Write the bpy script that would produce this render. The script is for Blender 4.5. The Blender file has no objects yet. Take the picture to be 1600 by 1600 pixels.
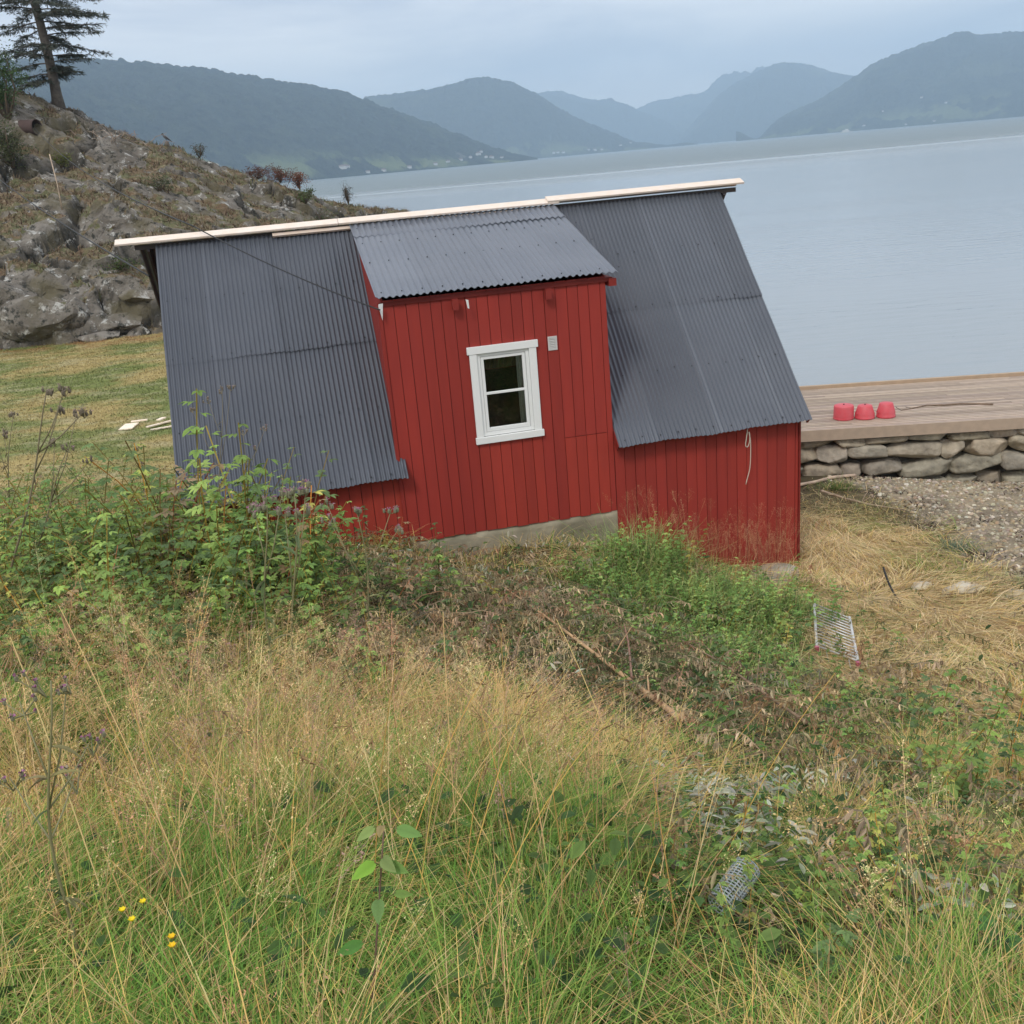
import bpy, math, random
import numpy as np
from mathutils import Matrix, Vector

random.seed(7)
rng = np.random.default_rng(7)
sc = bpy.context.scene
COL = sc.collection

# ------------------------------------------------------------------ camera
CAMZ = 7.0
PITCH, ROLL = math.radians(18.964), math.radians(4.998)
_R0 = np.array([1, 0, 0.]); _U0 = np.array([0, math.sin(PITCH), math.cos(PITCH)])
CF = np.array([0, math.cos(PITCH), -math.sin(PITCH)])
CR = math.cos(ROLL)*_R0 - math.sin(ROLL)*_U0
CU = math.sin(ROLL)*_R0 + math.cos(ROLL)*_U0
CAM = np.array([0, 0, CAMZ])
cd = bpy.data.cameras.new("camera"); cam = bpy.data.objects.new("camera", cd); COL.objects.link(cam)
cam.matrix_world = Matrix(((CR[0], CU[0], -CF[0], 0), (CR[1], CU[1], -CF[1], 0), (CR[2], CU[2], -CF[2], CAMZ), (0, 0, 0, 1)))
cd.lens = 36; cd.sensor_width = 36; cd.clip_start = 0.05; cd.clip_end = 60000
sc.camera = cam

# ------------------------------------------------------------------ sky, sun, exposure
SUN_EL, SUN_AZ = 48, 205       # degrees; azimuth clockwise from +Y
w = bpy.data.worlds.new("World"); sc.world = w; w.use_nodes = True
nt = w.node_tree; nt.nodes.clear()
N = nt.nodes.new; L = nt.links.new
out = N('ShaderNodeOutputWorld'); bg = N('ShaderNodeBackground'); sky = N('ShaderNodeTexSky')
sky.sky_type = 'NISHITA'; sky.sun_disc = False
sky.sun_elevation = math.radians(SUN_EL); sky.sun_rotation = math.radians(SUN_AZ)
sky.air_density = 1.0; sky.dust_density = 2.0; sky.ozone_density = 1.5
bg.inputs[1].default_value = 0.1
tc = N('ShaderNodeTexCoord'); mp = N('ShaderNodeMapping'); mp.inputs['Scale'].default_value = (1.3, 1.3, 6.5); mp.inputs['Location'].default_value = (.35, .2, .1)
n1 = N('ShaderNodeTexNoise'); n1.inputs['Scale'].default_value = 2.2; n1.inputs['Detail'].default_value = 6; n1.inputs['Roughness'].default_value = .55
n1.inputs['Distortion'].default_value = .4
r1 = N('ShaderNodeValToRGB'); r1.color_ramp.elements[0].position = .40; r1.color_ramp.elements[1].position = .66
r1.color_ramp.elements[0].color = (7.3, 7.4, 8.1, 1); r1.color_ramp.elements[1].color = (12.6, 12.1, 11.6, 1)
mx = N('ShaderNodeMix'); mx.data_type = 'RGBA'; mx.inputs[0].default_value = .86
L(tc.outputs['Generated'], mp.inputs['Vector']); L(mp.outputs[0], n1.inputs['Vector']); L(n1.outputs[0], r1.inputs[0])
L(sky.outputs[0], mx.inputs[6]); L(r1.outputs[0], mx.inputs[7]); L(mx.outputs[2], bg.inputs[0]); L(bg.outputs[0], out.inputs[0])
sd = bpy.data.lights.new("sun", 'SUN'); sd.energy = 1.5; sd.angle = math.radians(12); sd.color = (1, .95, .88)
so = bpy.data.objects.new("sun", sd); COL.objects.link(so)
_az, _el = math.radians(SUN_AZ), math.radians(SUN_EL)
_sv = Vector((math.sin(_az)*math.cos(_el), math.cos(_az)*math.cos(_el), math.sin(_el)))
so.rotation_euler = _sv.to_track_quat('Z', 'Y').to_euler(); so.location = (0, -5, 30)
sc.view_settings.view_transform = 'Standard'; sc.view_settings.look = 'None'; sc.view_settings.gamma = 1
sc.view_settings.exposure = 0.28
sc.cycles.volume_bounces = 2
sc.cycles.max_bounces = 8

# ------------------------------------------------------------------ helpers
def ray(px, py):
    return CR*(px-800) + CU*(800-py) + CF*1600

def at(px, py, Y):
    d = ray(px, py); return CAM + d*(Y/d[1])

def proj(P):
    d = np.asarray(P) - CAM; z = d@CF
    return 800 + 1600*(d@CR)/z, 800 - 1600*(d@CU)/z, z

def tag(o, label=None, cat=None, group=None, kind=None):
    if label: o['label'] = label
    if cat: o['category'] = cat
    if group: o['group'] = group
    if kind: o['kind'] = kind
    return o

def empty(name, loc, rz=0):
    o = bpy.data.objects.new(name, None); COL.objects.link(o); o.location = loc; o.rotation_euler = (0, 0, rz)
    o.empty_display_size = .2
    return o

class MB:
    """collects geometry, then links it as one mesh object"""
    def __init__(s):
        s.V = []; s.F = []; s.C = []; s.M = []; s.n = 0
    def add(s, V, F, col=(1, 1, 1), mi=0):
        V = np.asarray(V, float).reshape(-1, 3)
        if isinstance(F, np.ndarray): fl = [F]
        else:
            by = {}
            for f in F: by.setdefault(len(f), []).append(f)
            fl = [np.array(v) for v in by.values()]
        for f in fl:
            s.F.append(f + s.n); s.M.append(np.full(len(f), mi))
        c = np.asarray(col, float)
        s.C.append(np.broadcast_to(c, (len(V), 3)) if c.ndim == 1 else c)
        s.V.append(V); s.n += len(V)
    def box(s, c, d, col=(1, 1, 1), R=None, mi=0):
        c = np.asarray(c, float); d = np.asarray(d, float)/2
        v = np.array([[x, y, z] for x in (-1, 1) for y in (-1, 1) for z in (-1, 1)])*d
        if R is not None: v = v@np.asarray(R).T
        s.add(v + c, np.array([[0, 1, 3, 2], [4, 6, 7, 5], [0, 4, 5, 1], [2, 3, 7, 6], [0, 2, 6, 4], [1, 5, 7, 3]]), col, mi)
    def bar(s, A, B, wd, th, up=(0, 0, 1), col=(1, 1, 1), mi=0):
        A = np.asarray(A, float); B = np.asarray(B, float); d = B-A; ln = np.linalg.norm(d); d = d/ln
        x = np.cross(up, d); x /= np.linalg.norm(x); y = np.cross(d, x)
        s.box((A+B)/2, (wd, th, ln), col, np.array([x, y, d]).T, mi)
    def tube(s, P, r, n=8, col=(1, 1, 1), mi=0, cap=True):
        P = np.asarray(P, float); k = len(P); r = np.broadcast_to(np.asarray(r, float), (k,))
        T = np.gradient(P, axis=0); T /= np.linalg.norm(T, axis=1)[:, None] + 1e-12
        ref = np.array([0, 0, 1.]) if abs(T[0][2]) < .9 else np.array([1, 0, 0.])
        X = np.cross(T, ref); X /= np.linalg.norm(X, axis=1)[:, None]+1e-12; Y = np.cross(T, X)
        an = np.linspace(0, 2*np.pi, n, endpoint=False)
        V = P[:, None] + r[:, None, None]*(np.cos(an)[None, :, None]*X[:, None] + np.sin(an)[None, :, None]*Y[:, None])
        F = []
        for i in range(k-1):
            for j in range(n):
                a = i*n+j; b = i*n+(j+1) % n; F.append((a, b, b+n, a+n))
        if cap: F.append(tuple(range(n))[::-1]); F.append(tuple((k-1)*n+j for j in range(n)))
        s.add(V.reshape(-1, 3), F, col, mi)
    def lathe(s, prof, c, n=32, col=(1, 1, 1), R=None, mi=0):
        prof = np.asarray(prof, float); k = len(prof); an = np.linspace(0, 2*np.pi, n, endpoint=False)
        V = np.stack([prof[:, 0][:, None]*np.cos(an), prof[:, 0][:, None]*np.sin(an), np.repeat(prof[:, 1][:, None], n, 1)], -1).reshape(-1, 3)
        if R is not None: V = V@np.asarray(R).T
        F = [(i*n+j, i*n+(j+1) % n, (i+1)*n+(j+1) % n, (i+1)*n+j) for i in range(k-1) for j in range(n)]
        s.add(V+np.asarray(c), F, col, mi)
    def grid(s, P, col=(1, 1, 1), mi=0):
        a, b = P.shape[:2]; i, j = np.meshgrid(np.arange(a-1), np.arange(b-1), indexing='ij'); q = (i*b+j).ravel()
        c = col if np.ndim(col) == 1 else np.asarray(col).reshape(-1, 3)
        s.add(P.reshape(-1, 3), np.stack([q, q+1, q+b+1, q+b], 1), c, mi)
    def inst(s, tmpl, M, T, cols, mi=0):
        TV, TF, TS = tmpl; n = len(T)
        V = np.einsum('nij,vj->nvi', M, TV) + T[:, None]
        F = (TF[None] + (np.arange(n)*len(TV))[:, None, None]).reshape(-1, TF.shape[1])
        C = cols[:, None, :]*TS[None, :, None] if TS.ndim == 1 else cols[:, None, :]*TS[None]
        s.F.append(F + s.n); s.M.append(np.full(len(F), mi)); s.C.append(C.reshape(-1, 3)); s.V.append(V.reshape(-1, 3)); s.n += n*len(TV)
    def build(s, name, mats, parent=None, smooth=False, local=True):
        V = np.concatenate(s.V); C = np.concatenate(s.C)
        me = bpy.data.meshes.new(name)
        if parent is not None and local:
            mw = parent_matrix(parent); inv = np.array(mw.inverted())
            V = V@inv[:3, :3].T + inv[:3, 3]
        me.vertices.add(len(V)); me.vertices.foreach_set('co', V.astype(np.float32).ravel())
        li = np.concatenate([f.ravel() for f in s.F]); ct = np.concatenate([np.full(len(f), f.shape[1]) for f in s.F])
        me.loops.add(len(li)); me.loops.foreach_set('vertex_index', li.astype(np.int32))
        me.polygons.add(len(ct)); st = np.concatenate([[0], np.cumsum(ct)[:-1]])
        me.polygons.foreach_set('loop_start', st.astype(np.int32)); me.polygons.foreach_set('loop_total', ct.astype(np.int32))
        me.polygons.foreach_set('material_index', np.concatenate(s.M).astype(np.int32))
        me.polygons.foreach_set('use_smooth', np.full(len(ct), smooth))
        ca = me.color_attributes.new('Col', 'FLOAT_COLOR', 'POINT')
        ca.data.foreach_set('color', np.concatenate([C, np.ones((len(C), 1))], 1).astype(np.float32).ravel())
        me.update(calc_edges=True)
        for m in (mats if isinstance(mats, (list, tuple)) else [mats]): me.materials.append(m)
        o = bpy.data.objects.new(name, me); COL.objects.link(o)
        if parent is not None: o.parent = parent
        return o

def parent_matrix(p):
    m = Matrix.LocRotScale(p.location, p.rotation_euler, p.scale)
    return (parent_matrix(p.parent) @ m) if p.parent else m

# value noise -------------------------------------------------
_tab = rng.random((256, 256))
def vn(x, y):
    xi = np.floor(x).astype(int); yi = np.floor(y).astype(int); fx = x-xi; fy = y-yi
    fx = fx*fx*(3-2*fx); fy = fy*fy*(3-2*fy)
    a = _tab[xi % 256, yi % 256]; b = _tab[(xi+1) % 256, yi % 256]; c = _tab[xi % 256, (yi+1) % 256]; d = _tab[(xi+1) % 256, (yi+1) % 256]
    return (a*(1-fx)+b*fx)*(1-fy)+(c*(1-fx)+d*fx)*fy
def fbm(x, y, o=4, g=.5):
    s = 0; a = 1; t = 0
    for i in range(o):
        s = s+a*vn(x+17.3*i, y+9.1*i); t += a; a *= g; x = x*2.03; y = y*2.03
    return s/t      # 0..1
def sm(e0, e1, x):
    t = np.clip((x-e0)/(e1-e0), 0, 1); return t*t*(3-2*t)

class TPS:
    def __init__(s, pts, lam=.02):
        p = np.array(pts, float); s.p = p[:, :2]; n = len(p)
        K = s.k(s.p, s.p)+lam*np.eye(n); P = np.c_[np.ones(n), s.p]
        A = np.block([[K, P], [P.T, np.zeros((3, 3))]]); s.w = np.linalg.solve(A, np.r_[p[:, 2], 0, 0, 0])
    def k(s, a, b):
        r2 = ((a[:, None]-b[None])**2).sum(-1); return .5*r2*np.log(r2+1e-9)
    def __call__(s, x, y):
        x = np.asarray(x, float); sh = x.shape; q = np.c_[x.ravel(), np.asarray(y, float).ravel()]; o = np.empty(len(q))
        for i in range(0, len(q), 40000):
            b = q[i:i+40000]; o[i:i+40000] = s.k(b, s.p)@s.w[:-3]+s.w[-3]+b@s.w[-2:]
        return o.reshape(sh)

# ------------------------------------------------------------------ materials
def mat(name, base, rough=.6, metal=0, spec=.5, attr=False, noise=None, bump=None, trans=0, coat=0, stretch=None):
    """noise=(scale, amount, colour2) ; bump=(scale, strength, distance)"""
    m = bpy.data.materials.new(name); m.use_nodes = True; t = m.node_tree; t.nodes.clear()
    o = t.nodes.new('ShaderNodeOutputMaterial'); p = t.nodes.new('ShaderNodeBsdfPrincipled')
    p.inputs['Roughness'].default_value = rough; p.inputs['Metallic'].default_value = metal
    p.inputs['Specular IOR Level'].default_value = spec
    p.inputs['Coat Weight'].default_value = coat
    c = t.nodes.new('ShaderNodeRGB'); c.outputs[0].default_value = (*base, 1); src = c.outputs[0]
    geo0 = t.nodes.new('ShaderNodeTexCoord'); geo = geo0
    if stretch:
        mpn = t.nodes.new('ShaderNodeMapping'); mpn.inputs['Scale'].default_value = stretch; t.links.new(geo0.outputs['Object'], mpn.inputs[0])
        class _G: outputs = {'Object': mpn.outputs[0]}
        geo = _G
    if noise:
        n = t.nodes.new('ShaderNodeTexNoise'); n.inputs['Scale'].default_value = noise[0]; n.inputs['Detail'].default_value = 5
        t.links.new(geo.outputs['Object'], n.inputs['Vector'])
        rr = t.nodes.new('ShaderNodeValToRGB'); rr.color_ramp.elements[0].position = .35; rr.color_ramp.elements[1].position = .65
        t.links.new(n.outputs[0], rr.inputs[0])
        mu = t.nodes.new('ShaderNodeMath'); mu.operation = 'MULTIPLY'; mu.inputs[1].default_value = noise[1]; t.links.new(rr.outputs[0], mu.inputs[0])
        x = t.nodes.new('ShaderNodeMix'); x.data_type = 'RGBA'; x.inputs[7].default_value = (*noise[2], 1)
        t.links.new(mu.outputs[0], x.inputs[0]); t.links.new(src, x.inputs[6]); src = x.outputs[2]
    if attr:
        a = t.nodes.new('ShaderNodeVertexColor'); a.layer_name = 'Col'
        x = t.nodes.new('ShaderNodeMix'); x.data_type = 'RGBA'; x.blend_type = 'MULTIPLY'; x.inputs[0].default_value = 1
        t.links.new(src, x.inputs[6]); t.links.new(a.outputs[0], x.inputs[7]); src = x.outputs[2]
    t.links.new(src, p.inputs['Base Color'])
    if bump:
        n = t.nodes.new('ShaderNodeTexNoise'); n.inputs['Scale'].default_value = bump[0]; n.inputs['Detail'].default_value = 6
        t.links.new(geo.outputs['Object'], n.inputs['Vector'])
        b = t.nodes.new('ShaderNodeBump'); b.inputs['Strength'].default_value = bump[1]; b.inputs['Distance'].default_value = bump[2]
        t.links.new(n.outputs[0], b.inputs['Height']); t.links.new(b.outputs[0], p.inputs['Normal'])
    if trans:
        tr = t.nodes.new('ShaderNodeBsdfTranslucent'); t.links.new(src, tr.inputs[0])
        ms = t.nodes.new('ShaderNodeMixShader'); ms.inputs[0].default_value = trans
        t.links.new(p.outputs[0], ms.inputs[1]); t.links.new(tr.outputs[0], ms.inputs[2]); t.links.new(ms.outputs[0], o.inputs[0])
    else: t.links.new(p.outputs[0], o.inputs[0])
    m.diffuse_color = (*base, 1)
    return m

M_red = mat('red_paint', (.315, .034, .024), .62, attr=True, noise=(2.4, .55, (.25, .028, .022)), bump=(60, .25, .005), spec=.35, stretch=(5, 5, .5))
M_roof = mat('roof_paint', (.092, .104, .126), .34, metal=.25, attr=True, noise=(1.6, .5, (.115, .126, .148)), spec=.5)
M_screw = mat('screw', (.05, .055, .06), .5, metal=.5)
M_white = mat('white_paint', (.78, .80, .79), .45, attr=True, noise=(5, .25, (.72, .74, .73)))
M_timber = mat('fresh_timber', (.80, .71, .63), .7, attr=True, noise=(9, .5, (.74, .60, .46)), bump=(30, .15, .004))
M_deck = mat('deck_timber', (.42, .335, .265), .75, attr=True, noise=(7, .6, (.33, .27, .22)), bump=(25, .2, .006))
M_dark = mat('dark_wood', (.035, .035, .04), .8)
M_black = mat('black_cable', (.02, .022, .024), .6)
M_conc = mat('concrete', (.37, .33, .24), .9, noise=(2.6, .9, (.19, .175, .12)), bump=(14, .5, .02))
M_rope = mat('rope', (.55, .5, .42), .8)
M_veg = mat('leaf_blade', (1, 1, 1), .55, attr=True, trans=.28, spec=.25)
M_straw = mat('dry_stem', (1, 1, 1), .65, attr=True, trans=.18, spec=.2)
M_leaf = mat('broad_leaf', (1, 1, 1), .6, attr=True, trans=.3, spec=.15)
M_stem = mat('plant_stem', (1, 1, 1), .7, attr=True)
M_bark = mat('bark', (.12, .10, .085), .9, attr=True, noise=(6, .8, (.20, .17, .14)), bump=(12, .8, .04))
M_needle = mat('needles', (1, 1, 1), .7, attr=True, trans=.15)
M_stone = mat('stone', (.40, .365, .30), .88, attr=True, noise=(5.5, .85, (.20, .185, .155)), bump=(9, .9, .05))
M_grav = mat('pebble', (1, 1, 1), .8, attr=True)
M_bucket = mat('pink_plastic', (.60, .075, .095), .5, noise=(8, .4, (.55, .15, .17)), spec=.4)
M_hole = mat('deep_shadow_gap', (.02, .018, .016), .9)
M_rack = mat('rack_metal', (.62, .63, .62), .35, metal=.3, attr=True, noise=(14, .5, (.45, .42, .38)))
M_curtain = mat('curtain_cloth', (.85, .85, .78), .9, noise=(40, .7, (.6, .6, .54)))
M_rust = mat('rusty_steel', (.07, .045, .04), .85, noise=(6, .7, (.07, .045, .04)), bump=(8, .4, .02))
M_mesh = mat('grey_plastic', (.40, .45, .47), .5, spec=.4)
M_yellow = mat('yellow_petal', (.95, .74, .015), .5, attr=True, trans=.2)
M_feather = mat('feathers', (1, 1, 1), .7, attr=True)
M_hwall = mat('far_house_paint', (.5, .5, .48), .7, attr=True)

def glass():
    m = bpy.data.materials.new('window_glass'); m.use_nodes = True; t = m.node_tree; t.nodes.clear()
    o = t.nodes.new('ShaderNodeOutputMaterial'); g = t.nodes.new('ShaderNodeBsdfGlossy'); g.inputs['Roughness'].default_value = .02
    tr = t.nodes.new('ShaderNodeBsdfTransparent'); tr.inputs[0].default_value = (.8, .84, .82, 1)
    fr = t.nodes.new('ShaderNodeFresnel'); fr.inputs[0].default_value = 1.7
    ms = t.nodes.new('ShaderNodeMixShader'); t.links.new(fr.outputs[0], ms.inputs[0]); t.links.new(tr.outputs[0], ms.inputs[1]); t.links.new(g.outputs[0], ms.inputs[2])
    t.links.new(ms.outputs[0], o.inputs[0]); return m
M_glass = glass()

# ------------------------------------------------------------------ terrain
near_pts = [(0, 0, 5.4), (-4, 0, 5.6), (4, 0, 5.0), (0, -8, 7), (-8, -8, 7.4), (8, -8, 6.4), (0, 2, 4.95), (0, 4, 4.15), (-.5, 6, 3.45), (0, 8, 2.95), (.5, 10, 2.5), (-.70, 11.3, 2.56), (.28, 11.5, 2.45), (1.38, 11.62, 2.33), (2.4, 11.8, 1.95),
    (3, 3, 3.75), (3, 5, 2.85), (3, 8, 2.1), (3.4, 10, 1.85), (3.7, 12.3, 1.62), (2.0, 11.6, 2.15), (6, 9, 1.75), (6, 5, 2.4), (6, 2, 3.9), (9, 5, 2.3), (12, 0, 4),
    (6, 13, 1.35), (8, 15, 1.1), (5.4, 17.8, 1.08), (7.2, 17.4, .98), (9.2, 17.2, .78), (13, 17, .5), (4.5, 15, 1.3), (8.5, 11.5, 1.45), (12, 11, 1.2), (16, 12, .7),
    (-1.2, 11.1, 2.72), (-2.5, 10.8, 2.95), (-3.5, 9, 3.5), (-2, 6, 3.95), (-4, 7, 4.25), (-3.2, 3, 5.0), (-6, 5, 5.2), (-6, 9, 4.1), (-5, 13, 2.95), (-9, 10, 4.3), (-10, 14, 3.2), (-14, 8, 5.3), (-16, 14, 3.6),
    (-6, 18, 2.4), (-8, 22, 2.35), (-12, 28, 2.3), (-14, 35, 2.35), (-6, 30, 2.2), (-20, 35, 2.4), (-24, 26, 2.8), (-30, 35, 3), (-9, 35.5, 2.2), (-3.5, 33, 1.3),
    (0, 14, 2.2), (-1, 18, 1.9), (2, 18, 1.2), (-1, 24, 1.4), (0, 30, .2), (3, 22, -.6), (3, 30, -2), (8, 21, -1), (12, 22, -1.2), (18, 20, -1), (20, 30, -2.5), (0, 40, -1.2), (-24, 4, 6.5)]
T_near = TPS(near_pts)
def H(x, y):
    x = np.asarray(x, float); y = np.asarray(y, float)
    z = T_near(x, y)
    wild = 1-sm(12, 15, y)
    beach = sm(4.2, 5.2, x)*sm(12.3, 13.8, y+.25*(x-5))
    return z + (fbm(x*1.3+5, y*1.3, 3)-.5)*(.06+.16*wild)*(1-.7*beach) + (fbm(x*5, y*5+3, 2)-.5)*(.03+.07*wild)*(1-.6*beach)
_gx = np.arange(-40, 26, .25); _gy = np.arange(-9, 40, .25)
_GX, _GY = np.meshgrid(_gx, _gy, indexing='ij'); _HG = H(_GX, _GY)
def Hq(x, y):      # quick bilinear look-up
    fx = np.clip((np.asarray(x)+40)/.25, 0, len(_gx)-1.01); fy = np.clip((np.asarray(y)+9)/.25, 0, len(_gy)-1.01)
    i = fx.astype(int) if hasattr(fx, 'astype') else int(fx); j = fy.astype(int) if hasattr(fy, 'astype') else int(fy); a = fx-i; b = fy-j
    return (_HG[i, j]*(1-a)+_HG[i+1, j]*a)*(1-b)+(_HG[i, j+1]*(1-a)+_HG[i+1, j+1]*a)*b
def spot(px, py, lift=0.):
    """where the sight line through (px, py) meets the ground (lift = height of the thing's middle above it)"""
    d = ray(px, py); d = d/d[1]
    for y in np.arange(.8, 38, .02):
        P = CAM+d*y
        if P[2] < float(Hq(np.float64(P[0]), np.float64(y)))+lift: return np.array([P[0], P[1], P[2]-lift])
    return CAM+d*38

# kinds of ground cover: soft patches, each round a spot
def patch(px, py, rx, ry): s = spot(px, py); return (s[0], s[1], rx, ry)
Z = dict(
    green=[patch(1010, 930, .6, .6), patch(1060, 985, .9, .6), patch(1150, 1000, .9, .7), patch(900, 1500, 1.1, .9), patch(820, 1380, .6, .6), patch(1100, 960, 1.4, 1.2), patch(1010, 900, .7, .9), patch(1200, 1010, .9, .9), patch(350, 1560, .8, .6), patch(1560, 1160, .7, .5), patch(1380, 1150, .5, .5), patch(100, 1180, .7, .6)],
    leafy=[patch(480, 1010, .35, .3), patch(250, 1050, .4, .3), patch(330, 1120, .30, .25), patch(620, 1120, .3, .25), patch(560, 1250, .2, .2), patch(130, 1180, .4, .3), (-2.7, 8.5, 1.3, 1.2), patch(120, 880, 1.7, 1.6), patch(330, 830, 1.2, 1.3), patch(20, 1030, 1.0, 1.2), patch(240, 980, 1.1, .9), patch(1450, 1450, .7, .6), patch(1250, 1500, .4, .35), patch(1380, 1560, .4, .3), patch(1540, 1560, .4, .3), patch(1560, 1300, .7, .7), patch(1300, 1330, .5, .5)],
    brush=[patch(760, 950, 1.5, 1.1), patch(620, 960, 1.1, .8), patch(980, 1050, 1.2, 1.0), patch(1090, 1150, .55, .5), patch(880, 1100, .9, .7), patch(1230, 1200, .4, .35), patch(560, 1060, .7, .6), patch(1020, 1140, .8, .6)],
    straw=[patch(1420, 960, 1.7, 1.5), patch(1550, 1050, 1.6, 1.6), patch(1400, 1090, .9, .9), patch(1290, 860, 1.1, 1.6), patch(1540, 1200, .6, .5), patch(960, 875, .7, .4), patch(1350, 840, 1.3, 1.2), patch(1600, 960, 2, 1.6)],
)
Z['dry'] = [patch(300, 1180, .9, .8), patch(560, 1180, .9, .8), patch(120, 1340, .6, .6), patch(480, 1330, .7, .6), patch(700, 1290, .6, .5), patch(870, 1290, .45, .35), patch(330, 1480, .5, .4), patch(960, 1390, .25, .25), patch(1050, 1530, .25, .2), patch(650, 1450, .3, .3), patch(1380, 1560, .25, .2)]
Z['low'] = [patch(1120, 1330, .6, .5), patch(1250, 1280, .7, .5), patch(1400, 1280, .8, .6), patch(1150, 1480, .35, .3), patch(1300, 1450, .6, .5), patch(1500, 1350, .7, .6), patch(1550, 1500, .5, .5), patch(1000, 1200, .6, .5), patch(1100, 1130, .7, .6), patch(1450, 1150, 1.2, .8), patch(1320, 1080, .8, .7)]
CLR = [(*spot(px, py)[:2], r, a) for px, py, r, a in ((1305, 1010, .42, 1.), (1300, 1060, .40, .97), (1290, 1110, .35, .8), (1148, 1462, .16, 1.), (1148, 1510, .14, .95), (1505, 930, .35, .95), (1410, 960, .2, .9), (600, 1540, .13, .9), (590, 1480, .12, .85), (215, 1500, .10, .85), (270, 1540, .07, .85), (1210, 910, .3, .8), (1010, 1290, .25, .85), (1000, 1340, .2, .8), (1100, 1290, .2, .8), (1150, 1370, .2, .85), (1240, 1290, .25, .85))]
CLR += [(*W0[:2], .33, .93) for W0 in [np.array([-.9+.4*i, 11.0+.1*i]) for i in range(9)]]
CLR += [(*spot(px, py)[:2], .20, .85) for px, py in ((850, 1030), (905, 1080), (960, 1125), (1010, 1165), (1060, 1205))]
def clear(x, y):
    r = 1+0*np.asarray(x, float)
    for (a, b, R, q) in CLR: r = r*(1-q*np.exp(-((x-a)**2+(y-b)**2)/R**2))
    return r
def zone(k, x, y):
    s = 0*np.asarray(x, float)
    for (a, b, rx, ry) in Z[k]: s = s+np.exp(-((x-a)/rx)**2-((y-b)/ry)**2)
    return np.clip(s*(.55+.9*fbm(x*1.7+3*len(k), y*1.7, 3)), 0, 1.6)
def beach_w(x, y):
    return sm(-.4, .4, x-6.05-.12*(17-y)*.3+1.1*(fbm(x*.9, y*.9, 3)-.5))*sm(10.3, 11.6, y+.35*(x-6))
def mixc(a, b, t): return a*(1-t[..., None])+np.asarray(b)*t[..., None]
def ground_colour(x, y):
    n = fbm(x*2.2, y*2.2, 4); n2 = fbm(x*.55+9, y*.55, 3)
    c = np.ones(x.shape+(3,))*np.array([.10, .08, .045])
    lawn = sm(12.5, 15, y)*(x < 4)
    st = fbm(x*1.1+2, y*4.5, 4); lc = mixc(np.ones(x.shape+(3,))*np.array([.46, .37, .16]), (.21, .25, .08), sm(.42, .58, st*.35+n2*.6+.04))
    lc = mixc(lc, (.50, .46, .28), .6*sm(.6, .72, fbm(x*1.5, y*5+4, 3)))
    lc = mixc(lc, (.36, .21, .09), sm(32, 35, y)*sm(.4, .6, n))
    c = c*(1-lawn[..., None])+lc*lawn[..., None]
    c = mixc(c, (.52, .38, .19), np.clip(zone('straw', x, y), 0, 1)*.85)
    c = mixc(c, (.10, .07, .045), np.clip(zone('brush', x, y), 0, 1)*.7)
    bw = beach_w(x, y); gc = mixc(np.ones(x.shape+(3,))*np.array([.38, .32, .22]), (.25, .21, .15), sm(.4, .62, n))
    gc = mixc(gc, (.045, .03, .025), sm(.45, .6, fbm(x*1.8+20, y*1.8, 4))*np.exp(-((bw-.55)/.33)**2)*1.0)
    return c*(1-bw[..., None])+gc*bw[..., None]

def terrain(name, x0, x1, y0, y1, st, zoff=0):
    xs = np.arange(x0, x1+1e-6, st); ys = np.arange(y0, y1+1e-6, st); X, Y = np.meshgrid(xs, ys, indexing='ij')
    m = MB(); m.grid(np.stack([X, Y, H(X, Y)+zoff], -1), ground_colour(X, Y)); return m
M_ground = mat('soil_and_turf', (1, 1, 1), .95, attr=True, bump=(22, .9, .04), noise=(11, .45, (.55, .52, .5)), spec=.15)
def tgrid():
    xs = np.r_[np.arange(-60, -9, .4), np.arange(-9, 11, .1), np.arange(11, 45, .5)]
    ys = np.r_[np.arange(-20, 0, .5), np.arange(0, 19, .1), np.arange(19, 40.1, .2)]
    X, Y = np.meshgrid(xs, ys, indexing='ij'); m = MB(); P = np.stack([X, Y, H(X, Y)], -1); m.grid(P, ground_colour(X, Y)); return m
tag(tgrid().build('ground', M_ground, smooth=True), kind='structure')

# rocky hill ---------------------------------------------------
hill_pts = [(-45, 35, 2.5), (-30, 35.3, 2.2), (-22, 35.2, 2.2), (-17, 35, 2.2), (-13, 35.2, 2.1), (-10, 35.6, 2.0), (-7, 36.5, 1.6), (-4, 38, .6), (-1, 41, -1.5), (1.5, 47, -2.5),
    (-30, 33, 1.6), (-20, 33, 1.5), (-12, 33, 1.5), (-6, 34, .8),
    (-22, 36.7, 4.9), (-17, 36.7, 4.7), (-14, 36.8, 4.4), (-11, 37.2, 4.1), (-8, 38.5, 3.2), (-20, 38.6, 5.6), (-15, 38.8, 5.1), (-11, 39.3, 4.7), (-20, 41.5, 8.2), (-15, 41.5, 6.9), (-11.5, 42.5, 6.0), (-8, 43, 4.6),
    (-22, 44, 10.4), (-19.8, 46, 12.0), (-17.2, 46, 10.55), (-15.3, 46.5, 9.9), (-13.3, 47, 9.0), (-11.05, 48, 7.6), (-9.5, 48.5, 7.05), (-8, 49, 6.55), (-6.8, 50, 5.6), (-5.4, 52, 5.2), (-3.8, 53, 5.0), (-2.6, 54, 4.2), (-4.5, 48, 3.0), (-2, 49, 1.2), (0, 55, 1), (1.5, 56, -1.5),
    (-30, 45, 13.2), (-30, 40, 9), (-40, 44, 13), (-17, 60, 6), (-10, 60, 3.6), (-5, 60, 2), (-3, 66, -2), (-17, 74, -2), (-30, 62, 8), (-40, 74, 0)]
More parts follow.
